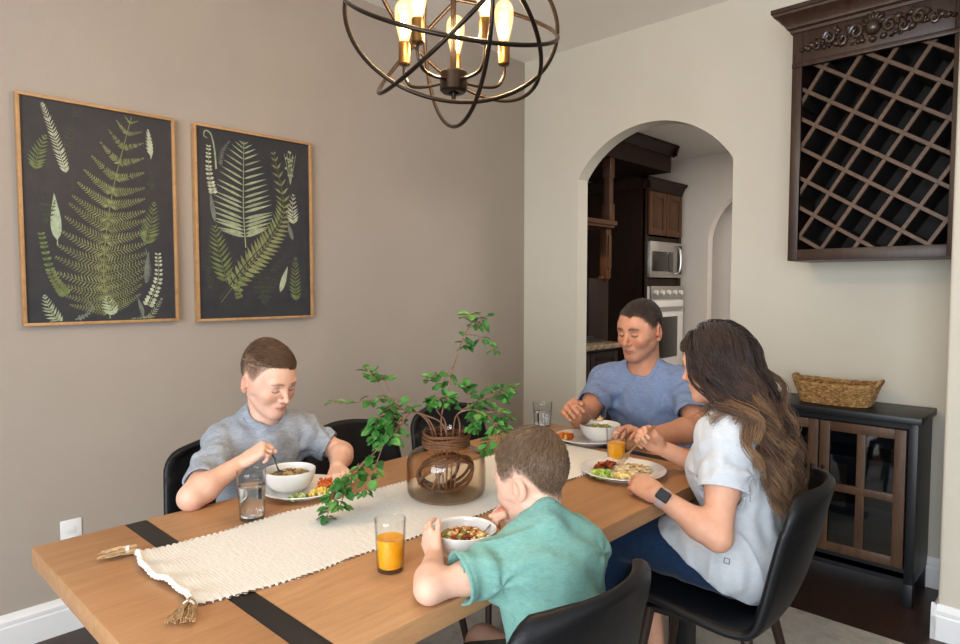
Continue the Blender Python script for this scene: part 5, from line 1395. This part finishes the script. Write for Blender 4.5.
pr += f.leg(f.pt(.03, .02, .075), (1.09, 1.60, .535), (1.08, 1.62, .10), (1.08, 1.50, .035), (.066, .048, .044, .032)) + f.leg(f.pt(.03, .02, -.075), (.90, 1.60, .535), (.91, 1.62, .10), (.91, 1.50, .035), (.066, .048, .044, .032))
base = (1.01, 1.985, .47)
brown, fade = lin('#5a3c26'), lin('#7d6450')
def tint(V): return head_tint(h, V, fair, flush_, lip_, lin('#7a5a3e'), fade, .8)
o, V, N = person('older boy in a grey T-shirt sitting against the wall, looking down at his bowl', pr, .0024, base, tint)
comb1 = lambda q: np.stack([np.where(q[:, 0] > -10, -.55, 0) + 0 * q[:, 0], np.where(q[:, 1] < -.05, .5, 1.0), np.full(len(q), .1)], 1)
short_hair('hair_top', h, V, N, o, base, 12000, lambda q: .008 + .028 * np.clip((q[:, 2] - .070) / .035, 0, 1), comb1, (lin('#301e12'), lin('#815b37')), .00058, top_region, 4, .48)
short_hair('hair_sides', h, V, N, o, base, 8000, lambda q: .003 + .006 * np.clip(hairline(q) / .05, 0, 1), lambda q: np.stack([0 * q[:, 0], -.5 + 0 * q[:, 0], -1 + 0 * q[:, 0]], 1), (lin('#4a3423'), lin('#8a6e54')), .00042, lambda q: ~top_region(q), 5, .3, .040)
grey_tee = cloth_mat('heather_grey_cotton', '#6f7783', '#aeb4bc', (26, 26, 110), mott=('#727a87', '#a9afb8'))
tee('t_shirt', f, ((f.shR, Re), (f.shL, Le)), grey_tee, o, base, .0030, .014, -.10, (.80, .76), f.pt(1.03, .012), .054, 11, .0050, (.060, .054), lo=V3(-9, -9, .40))
pants = cloth_mat('dark_shorts_cotton', '#34332f', '#45433e')
def trousers(name, fig, legs, mat, par, base, vox, o_=.010, ends=None, seed=4, fold=.004, top=.16, eo=.016):
    P = [EL(fig.pt(.02), (fig.hip + eo, fig.chest[1] + eo - .002, .11 * fig.sc + eo - .004), fig.R, 'add', .04)]; cut = []
    for (hp, kn, an, r, e) in legs:
        hp, kn, an = map(lambda p: V3(*p), (hp, kn, an)); P += [RC(hp, kn, r[0] + o_, r[1] + o_, 'add', .03), RC(kn, an, r[1] + o_, r[3] + o_ * 1.3, 'add', .03)]; cut.append(e)
    n1, n2 = SN(seed, 40, 7), SN(seed + 1, 18, 5)
    def post(d, X):
        d = d + fold * np.sin(2 * n1(X) + 2 * n2(X)); d = np.maximum(d, (X - fig.pel) @ fig.up - top * fig.sc)
        for (p, a, R) in cut:
            q = (X - V3(*p)) @ nrm(a); rr = np.linalg.norm(X - V3(*p), axis=1); d = np.maximum(d, np.minimum(q, R - rr))
        return d
    V, Q = mesh_field(P, vox, post, .012); return np_object(name, V, Q, mat, par, base)
trousers('shorts', f, [(f.pt(.03, .02, sx * .075), (.995 + sx * .095, 1.60, .535), (.995 + sx * .09, 1.62, .10), (.066, .048, .044, .032), ((.995 + sx * .095, 1.61, .46), (0, 0, -1), .5)) for sx in (-1, 1)], pants, o, base, .006)
g = (np.array(rm['tip0']) + rm['thumb']) / 2
fork('dark metal spoon in the older boy\'s fist, dipped in his bowl', tuple(V3(B1[0] - .012, B1[1] - .004, B1[2] + .046)), tuple(g + (g - V3(B1[0] - .012, B1[1] - .004, B1[2] + .046)) * .25), (.3, -.4, 1), dsteel, False)

# ================= small boy, near side =================
f = Figure((1.000, .715, .550), (1.068, .835, .838), (1.150, .795, .786), (.966, .848, .790), .68, (.098, .078), .095, .108)
h = Head((1.096, .884, .932), (-.05, .94, -.34), sc=.865, kid=.9)
Le, Lw, Re, Rw = V3(.806, .900, .780), V3(.893, .982, .790), V3(1.235, .930, .790), V3(1.155, .975, .805)
AR = (.032, .0265, .0285, .0195)
Lh, lm = hd('L', Lw + V3(.004, .003, .0), (.30, .72, .42), (.90, -.25, -.25), sc=.62, curl=((.25, .55, .3),) * 4, tdir=(.55, .50, .62), tbend=.2)
Rh, rm = hd('R', Rw + V3(-.004, -.001, .002), (-.78, .15, .45), (-.2, .35, -.8), sc=.62, curl=FIST, tdir=(-.75, .45, .3), tbend=.3)
pr = f.torso() + h.neck(f.nk, .036, .042) + h.prims() + f.arm(f.shL, Le, Lw, AR) + f.arm(f.shR, Re, Rw, AR) + Lh + Rh
LG = [(f.pt(.0, .02, sx * .062), (.90 + .10 * (sx + 1), 1.035, .50), (.90 + .10 * (sx + 1), 1.05, .16), (.055, .042, .038, .028)) for sx in (-1, 1)]
for hp, kn, an, r in LG: pr += f.leg(hp, kn, an, (kn[0], 1.15, .09), r)
base = (1.0, .715, .47)
def tint(V): return head_tint(h, V, fair, flush_, lip_, lin('#7a5a3e'), lin('#856a58'), .95)
o, V, N = person('small boy in a green T-shirt seen from behind, holding a white bowl', pr, .0022, base, tint)
crown = V3(.012, -.060, .098)
def swirl(q):
    r = q - crown; return np.stack([r[:, 0] + .5 * r[:, 1], r[:, 1] - .5 * r[:, 0] + .25 * (q[:, 1] > -.02) * .1, r[:, 2] - .02], 1)
short_hair('hair_top', h, V, N, o, base, 15000, lambda q: .010 + .014 * np.clip((q[:, 2] - .045) / .05, 0, 1), swirl, (lin('#46331f'), lin('#8f6f50')), .00060, lambda q: hairline(q) > .028, 6, .45)
short_hair('hair_sides', h, V, N, o, base, 12000, lambda q: .004 + .006 * np.clip(hairline(q) / .05, 0, 1), lambda q: np.stack([0 * q[:, 0], -.35 + 0 * q[:, 0], -1 + 0 * q[:, 0]], 1), (lin('#5a4432'), lin('#9a8068')), .00042, lambda q: hairline(q) < .06, 7, .3, .035)
green_tee = cloth_mat('heather_green_cotton', '#5c8c82', '#88b0a6', (34, 34, 130), mott=('#5f9388', '#83b0a5'))
tee('t_shirt', f, ((f.shL, Le), (f.shR, Re)), green_tee, o, base, .0026, .014, -.12, (.68, .64), f.pt(1.05, .006), .046, 21, .0042, (.062, .074), lo=V3(-9, -9, .40))
trousers('shorts', f, [(hp, kn, an, r, ((kn[0], kn[1] - .02, kn[2] - .02), (0, .8, -.6), .09)) for hp, kn, an, r in LG], cloth_mat('olive_shorts_cotton', '#3c3a2f', '#514e40'), o, base, .004, .012)
g = (np.array(rm['tip0']) + rm['thumb']) / 2; hb = V3(B2[0] + .020, B2[1] - .006, B2[2] + .050)
fork('steel fork from the small boy\'s right hand down into his bowl', tuple(hb), tuple(g + (g - hb) * .45), (-.2, .2, 1), silver)

# ================= father, far end =================
f = Figure((2.640, 1.415, .565), (2.560, 1.440, .985), (2.525, 1.612, .918), (2.590, 1.254, .918), 1.0, (.165, .118), .150, .170)
h = Head((2.520, 1.440, 1.166), (-.96, .10, -.19), sc=1.06)
Re, Rw = V3(2.285, 1.570, .795), A_(W(576, 413, 2.46))
Le, Lw = V3(2.400, 1.120, .800), V3(2.160, 1.196, .794)
AR = (.052, .044, .048, .031)
Rh, rm = hd('R', Rw, A_(W(566, 404, 2.36)) - Rw, (.1, -.75, -.65), sc=1.02, curl=GRIP, tdir=A_(W(580, 404, 2.34)) - Rw, tbend=.3)
Lh, lm = hd('L', Lw, A_(W(628, 433, 2.36)) - Lw + V3(0, 0, .02), (-.15, .1, -1), sc=1.02, curl=((.45, .6, .4),) * 4, spread=.1, tdir=(-.7, .6, .0), tbend=.2)
pr = f.torso() + h.neck(f.nk, .058, .066) + h.prims() + f.arm(f.shR, Re, Rw, AR) + f.arm(f.shL, Le, Lw, AR) + Rh + Lh
LG = [(f.pt(.03, .02, sx * .10), (2.20, 1.43 + .12 * sx, .55), (2.22, 1.43 + .13 * sx, .10), (.085, .060, .055, .038)) for sx in (-1, 1)]
for hp, kn, an, r in LG: pr += f.leg(hp, kn, an, (2.08, kn[1], .035), r)
base = (2.64, 1.415, .47); tan_, tfl = lin('#c48d70'), lin('#b56a50')
def tint(V): return head_tint(h, V, tan_, tfl, lin('#a5665a'), lin('#2a1b13'), lin('#4a382c'), .9, (lin('#7d6253'), .30), liner=2.2, bt=1.8)
o, V, N = person('man in a blue T-shirt eating at the far end of the table', pr, .0028, base, tint)
combd = lambda q: np.stack([-.25 + 0 * q[:, 0], .9 + 0 * q[:, 0], .35 * (q[:, 1] > .04) + 0 * q[:, 0]], 1)
short_hair('hair_top', h, V, N, o, base, 8000, lambda q: .010 + .016 * np.clip((q[:, 2] - .06) / .04, 0, 1), combd, (lin('#1d1510'), lin('#5a4434')), .00065, lambda q: hairline(q) > np.where(q[:, 1] > .03, 0., .03), 8, .6)
short_hair('hair_sides', h, V, N, o, base, 7000, lambda q: .006 + .006 * np.clip(hairline(q) / .05, 0, 1), lambda q: np.stack([0 * q[:, 0], -.5 + 0 * q[:, 0], -1 + 0 * q[:, 0]], 1), (lin('#231912'), lin('#54402f')), .00048, lambda q: hairline(q) < .055, 9, .35, .03)
blue_tee = cloth_mat('heather_blue_cotton', '#5a6d93', '#8b9cba', (34, 34, 130), mott=('#62769d', '#8697b7'))
tee('t_shirt', f, ((f.shR, Re), (f.shL, Le)), blue_tee, o, base, .0036, .015, -.12, (.70, .78), f.pt(1.05, .012), .066, 31, .0056, (.066, .066), lo=V3(-9, -9, .40))
trousers('trousers', f, [(hp, kn, an, r, ((kn[0], kn[1], .12), (0, 0, -1), .2)) for hp, kn, an, r in LG], pants, o, base, .007)
hb = A_(W(600, 421, 2.44)); g = A_(W(577, 404, 2.36)); g = (np.array(rm['tip0']) + rm['thumb']) / 2
fk = fork('pale fork in the man\'s raised right hand carrying a bite over his bowl', tuple(hb), tuple(g + (g - hb) * .35), (.2, 0, 1), champ)
morsels('food_bite', 'small bite of food on the tines of the man\'s fork', 'food', ['#d9b064', '#e3c88a', '#b98f54'], tuple(hb + V3(0, 0, .002)), 9, .010, .010, .012, .0075, 'chunk', 21)

# ================= mother, right side =================
f = Figure((1.885, .712, .566), (1.900, .770, .985), (2.042, .770, .925), (1.774, .742, .925), .92, (.135, .098), .122, .165)
h = Head((1.888, .826, 1.124), (-.05, .96, -.22), sc=.945, fem=1.0)
Le, Lw = V3(1.652, .708, .692), A_(W(657, 498, 1.80)) + V3(0, 0, .010)
Re, Rw = V3(2.062, .825, .715), A_(W(658, 446, 2.10))
AR = (.046, .037, .039, .024)
Lh, lm = hd('L', Lw, A_(W(628, 476, 1.90)) - Lw, (.55, .15, -.80), sc=.90, curl=((.55, .75, .4),) * 4, tdir=A_(W(622, 470, 1.93)) - Lw, tbend=.2)
Rh, rm = hd('R', Rw, A_(W(639, 429, 2.07)) - Rw, (-.45, -.45, -.55), sc=.90, curl=GRIP, tdir=A_(W(624, 436, 2.02)) - Rw, tbend=.25)
pr = f.torso(0, .035) + h.neck(f.nk, .047, .052) + h.prims() + f.arm(f.shL, Le, Lw, AR) + f.arm(f.shR, Re, Rw, AR) + Lh + Rh
LG = [(f.pt(.02, .02, sx * .085), (1.885 + .095 * sx, 1.13, .555), (1.885 + .095 * sx, 1.06, .11), (.086, .060, .052, .035)) for sx in (-1, 1)]
for hp, kn, an, r in LG: pr += f.leg(hp, kn, an, (kn[0], 1.2, .035), r)
base = (1.885, .695, .47); wsk = lin('#d6a286')
def tint(V): return head_tint(h, V, wsk, lin('#c87f66'), lin('#b4655c'), lin('#4a3020'), lin('#2a1a12'), 1.0)
o, V, N = person('woman with long wavy hair in a pale grey T-shirt, eating from a plate', pr, .0026, base, tint)
pale_tee = cloth_mat('pale_grey_cotton', '#b2b6bc', '#cdd0d4', (30, 30, 110), mott=('#b9bdc3', '#caced2'))
mom_tee = tee('t_shirt', f, ((f.shL, Le), (f.shR, Re)), pale_tee, o, base, .0030, .017, -.105, (.58, .56), f.pt(1.04, .012), .070, 41, .0044, (.064, .068), .035, extra=[RC(hp, V3(*hp) + (V3(*kn) - hp) * .4, r[0] + .024, r[0] + .018, 'add', .05) for hp, kn, an, r in LG], t=.0080, hemp=((1.885, .735, .535), (0, .49, -.87)))
denim = cloth_mat('blue_denim', '#14263f', '#263f63', (90, 90, 90), .4, mott=('#13233a', '#2c496c'))
trousers('jeans', f, [(hp, kn, an, r, ((kn[0], kn[1], .30), (0, 0, -1), .3)) for hp, kn, an, r in LG], denim, o, base, .0045, .008, fold=.003, top=.15, eo=.006)
for hp, kn, an, r in LG:
    kn, an = V3(*kn), V3(*an); c = kn + (an - kn) * ((kn[2] - .315) / (kn[2] - an[2])); m = MB()
    m.lathe([(.0605, -.022), (.064, -.02), (.0645, .02), (.0605, .022)], tuple(c), 28); m.build('jeans_cuff', denim, o)
# wrist watch
wd = nrm(Lw - Le); wc = Lw - wd * .018; wn = nrm(np.array([-.75, -.35, .55]) - wd * np.dot([-.75, -.35, .55], wd)); ws = np.cross(wd, wn)
wt = thing('wrist_watch', 'dark square smartwatch with a pale strap on the woman\'s left wrist', 'watch', tuple(wc))
m = MB(); m.grid([[tuple(wc + wd * b + (wn * cos(t) + ws * sin(t)) * (.0285 + (.0012 if abs(b) < .008 else 0))) for b in (-.0105, -.0100, 0, .0100, .0105)] for t in np.linspace(0, 2 * pi, 40)[:-1]], True)
m.grid([[tuple(wc + wd * b + (wn * cos(t) + ws * sin(t)) * .0265) for b in (.0105, 0, -.0105)] for t in np.linspace(0, 2 * pi, 40)[:-1]], True)
m.build('strap', plain('pale_pink_strap', '#b9a4a4', .6), wt)
RM = Matrix((tuple(wd), tuple(ws), tuple(wn))).transposed()
m = MB(); m.box(tuple(wc + wn * .0325), (.036, .031, .0095), .0038, 3, RM); ca = m.build('watch_case', plain('graphite_case', '#3a3b40', .3, metal=.6), wt)
m = MB(); m.box(tuple(wc + wn * .0376), (.030, .026, .0012), .0005, 1, RM); m.build('screen', plain('black_screen', '#15171b', .08, spec=.6), ca)
hb = V3(P3[0] + .012, P3[1] + .028, TZ + .022); g = (np.array(rm['tip0']) + rm['thumb']) / 2
fork('champagne handled fork held upright by the woman, tines on her plate', tuple(hb), tuple(g + (g - hb) * .38), (-.5, -.5, .3), champ)

# long wavy hair: locks that fall from a parting, slide over head and shoulders and wave
def long_hair():
    r = np.random.default_rng(8); S, K = 5200, 48
    q = h.loc(V); m = (hairline(q) > -.004) & (np.abs(q) < .15).all(1); ids = r.choice(np.where(m)[0], S); P0 = V[ids]; q = h.loc(P0)
    ncl = 90; ci = r.choice(S, ncl, replace=False); cl = np.argmin(((P0[:, None] - P0[ci][None]) ** 2).sum(2), 1)
    col = f.torso(.026, .035) + [RC(f.shL, f.shL + (Le - f.shL) * .6, .073, .073, 'add', .045), RC(f.shR, f.shR + (Re - f.shR) * .6, .073, .073, 'add', .045)]
    hp = [EL(h.w((0, -.010, .034)), V3(.076, .096, .086) * h.sc, h.R, 'add', .01), RC(h.w((0, -.03, -.03)), f.nk, .048, .054, 'add', .03)]
    fld = col + hp
    lay = r.uniform(0, 1, S); off = .002 + .010 * lay + .006 * (q[:, 2] > .06) * lay
    side = np.where(q[:, 0] + .012 > 0, 1., -1.)
    L = .412 + .03 * r.normal(size=S) - .07 * np.clip((q[:, 1] - .02) / .06, 0, 1)
    pth = np.zeros((S, K, 3)); p = P0.copy(); pth[:, 0] = p; ds = L / (K - 1)
    out0 = np.stack([side * .9, np.where(q[:, 1] > .03, .15, -.55), .12 + 0 * side], 1) @ h.R
    d = nrm_rows(out0); e = 1e-3
    back = -h.R[1]
    for i in range(1, K):
        u = i / K; pull = V3(0, 0, -1) + (np.outer(np.where(q[:, 1] > -.02, .80, .34), back) if .16 < u < .66 else back * (.25 if u < .2 else .02))
        d = nrm_rows(d * .72 + pull * (.28 + .10 * u)); p = p + d * ds[:, None]
        dist = combine(fld, p); need = off * (1 if u < .55 else 1.0 + .6 * (u - .55)); b = dist < need
        if b.any():
            X = p[b]; gr = np.stack([combine(fld, X + V3(*v) * e) - combine(fld, X - V3(*v) * e) for v in ((1, 0, 0), (0, 1, 0), (0, 0, 1))], 1); gr = nrm_rows(gr)
            p[b] += gr * (need[b] - dist[b])[:, None]; dd = d[b]; dd -= gr * np.minimum(0, (dd * gr).sum(1))[:, None]; d[b] = nrm_rows(dd)
        lq = h.loc(p); fr = (lq[:, 1] > .050) & (lq[:, 2] < .055) & (lq[:, 2] > -.12)     # keep the face clear
        p[fr] += (h.R[1] * -1)[None] * ((lq[fr, 1] - .050) * .5 * h.sc)[:, None]
        pth[:, i] = p
    C = pth[ci][cl]; t = np.linspace(0, 1, K)[None, :, None]; w = np.clip((t - .10) / .5, 0, 1) * .80
    jitter = r.normal(size=(S, 1, 3)) * .0085
    pth = pth * (1 - w) + (C + jitter * t ** .8) * w
    rq = h.loc(P0[ci]); ph = (rq[:, 1] * 22 + rq[:, 2] * 12 + r.normal(size=ncl) * .7)[cl]; fq = r.uniform(5.4, 6.4, ncl)[cl]; am = (.003 + .015 * t[..., 0]) * np.clip(t[..., 0] / .25, 0, 1)
    ax1 = nrm(h.R[0] + 0 * back); wv = np.sin(fq[:, None] * t[..., 0] * 3.6 + ph[:, None]); wv2 = np.cos(fq[:, None] * t[..., 0] * 3.6 + ph[:, None])
    pth = pth + ax1 * (wv * am)[..., None] + back * ((wv2 * .9 + .35) * am)[..., None]
    c0, c1, c2 = lin('#2b1a12'), lin('#533523'), lin('#a07a55'); k = np.clip(t[..., 0] * 1.12 - .30 + r.normal(size=(S, 1)) * .13 + (r.uniform(size=(ncl, 1))[cl] - .5) * .35, 0, 1)[..., None]
    cc = np.where(k < .5, np.array(c0) * (1 - k * 2) + np.array(c1) * k * 2, np.array(c1) * (2 - k * 2) + np.array(c2) * (k * 2 - 1))
    return strands('long_hair', pth, np.linspace(1, .5, K) * .00105, cc, o, base)
long_hair()
# small printed hem mark on the woman's shirt, laid on the cloth itself
from mathutils.bvhtree import BVHTree
bt = BVHTree.FromObject(mom_tee, bpy.context.evaluated_depsgraph_get())
o0 = Vector((0, 0, CAMZ)) - mom_tee.parent.location
hit, nn, _, _ = bt.ray_cast(o0, (W(727, 561, 1.8) - Vector((0, 0, CAMZ))).normalized())
if hit is not None:
    u_ = nn.cross(Vector((0, 0, 1))).normalized(); v_ = u_.cross(nn); m = MB(); RM = Matrix((tuple(u_), tuple(v_), tuple(nn))).transposed()
    for a, b, w_, h_ in ((0, .0065, .016, .0022), (0, -.0065, .016, .0022), (-.007, 0, .0022, .013), (.007, 0, .0022, .013)):
        m.box(tuple(hit + u_ * a + v_ * b + nn * .0012), (w_, h_, .0016), 0, 1, RM)
    hm = m.build('hem_mark', plain('grey_print', '#7c828c', .8), mom_tee, local=True)
# ------------------------------------------------------------------ light
def area(name, loc, rot, size, power, col, spread=pi):
    l = bpy.data.lights.new(name, 'AREA'); l.shape = 'RECTANGLE'; l.size, l.size_y = size
    l.energy = power; l.color = col; l.spread = spread
    o = bpy.data.objects.new(name, l); COL.objects.link(o); o.location = loc; o.rotation_euler = rot; return o
area('unseen_window_light', (X0 - .12, -.55, 1.45), (0, -pi / 2, 0), (2.2, 3.3), 285, (.86, .93, 1.0))
area('unseen_window_light', (-.5, Y0 - .12, 1.42), (pi / 2, 0, 0), (2.2, 2.05), 32, (.88, .94, 1.0))  # fill light at the added window behind the camera
area('hall_fill_light', (6.75, 1.2, 2.6), (0, 0, 0), (.4, 1.2), 12, (1, .95, .9))  # unseen fill light just under the hall ceiling, facing down
area('kitchen_fill_light', (5.0, 1.2, 2.66), (0, 0, 0), (1.2, .8), 55, (1, .93, .85))  # unseen warm fill light under the closed kitchen ceiling
l = bpy.data.lights.new('hood_lamp', 'SPOT'); l.energy = 9; l.color = (1, .72, .42); l.shadow_soft_size = .04; l.spot_size = radians(120)
o = bpy.data.objects.new('hood_lamp', l); COL.objects.link(o); o.location = (4.3, 2.98, 1.82)
w = bpy.data.worlds.new('sky'); SC.world = w; w.use_nodes = True
bg = w.node_tree.nodes['Background']; bg.inputs['Color'].default_value = (.75, .86, 1, 1); bg.inputs['Strength'].default_value = 1.0
SC.view_settings.view_transform = 'Standard'; SC.view_settings.look = 'None'; SC.view_settings.gamma = 1
SC.view_settings.use_curve_mapping = False; SC.view_settings.exposure = 0.0
SC.cycles.use_denoising = True
try: SC.cycles.denoiser = 'OPENIMAGEDENOISE'
except Exception: pass
SC.cycles.max_bounces = 10; SC.cycles.diffuse_bounces = 5; SC.cycles.transparent_max_bounces = 16; SC.cycles.transmission_bounces = 10
SC.cycles.caustics_refractive = False; SC.cycles.caustics_reflective = False; SC.cycles.sample_clamp_indirect = 6
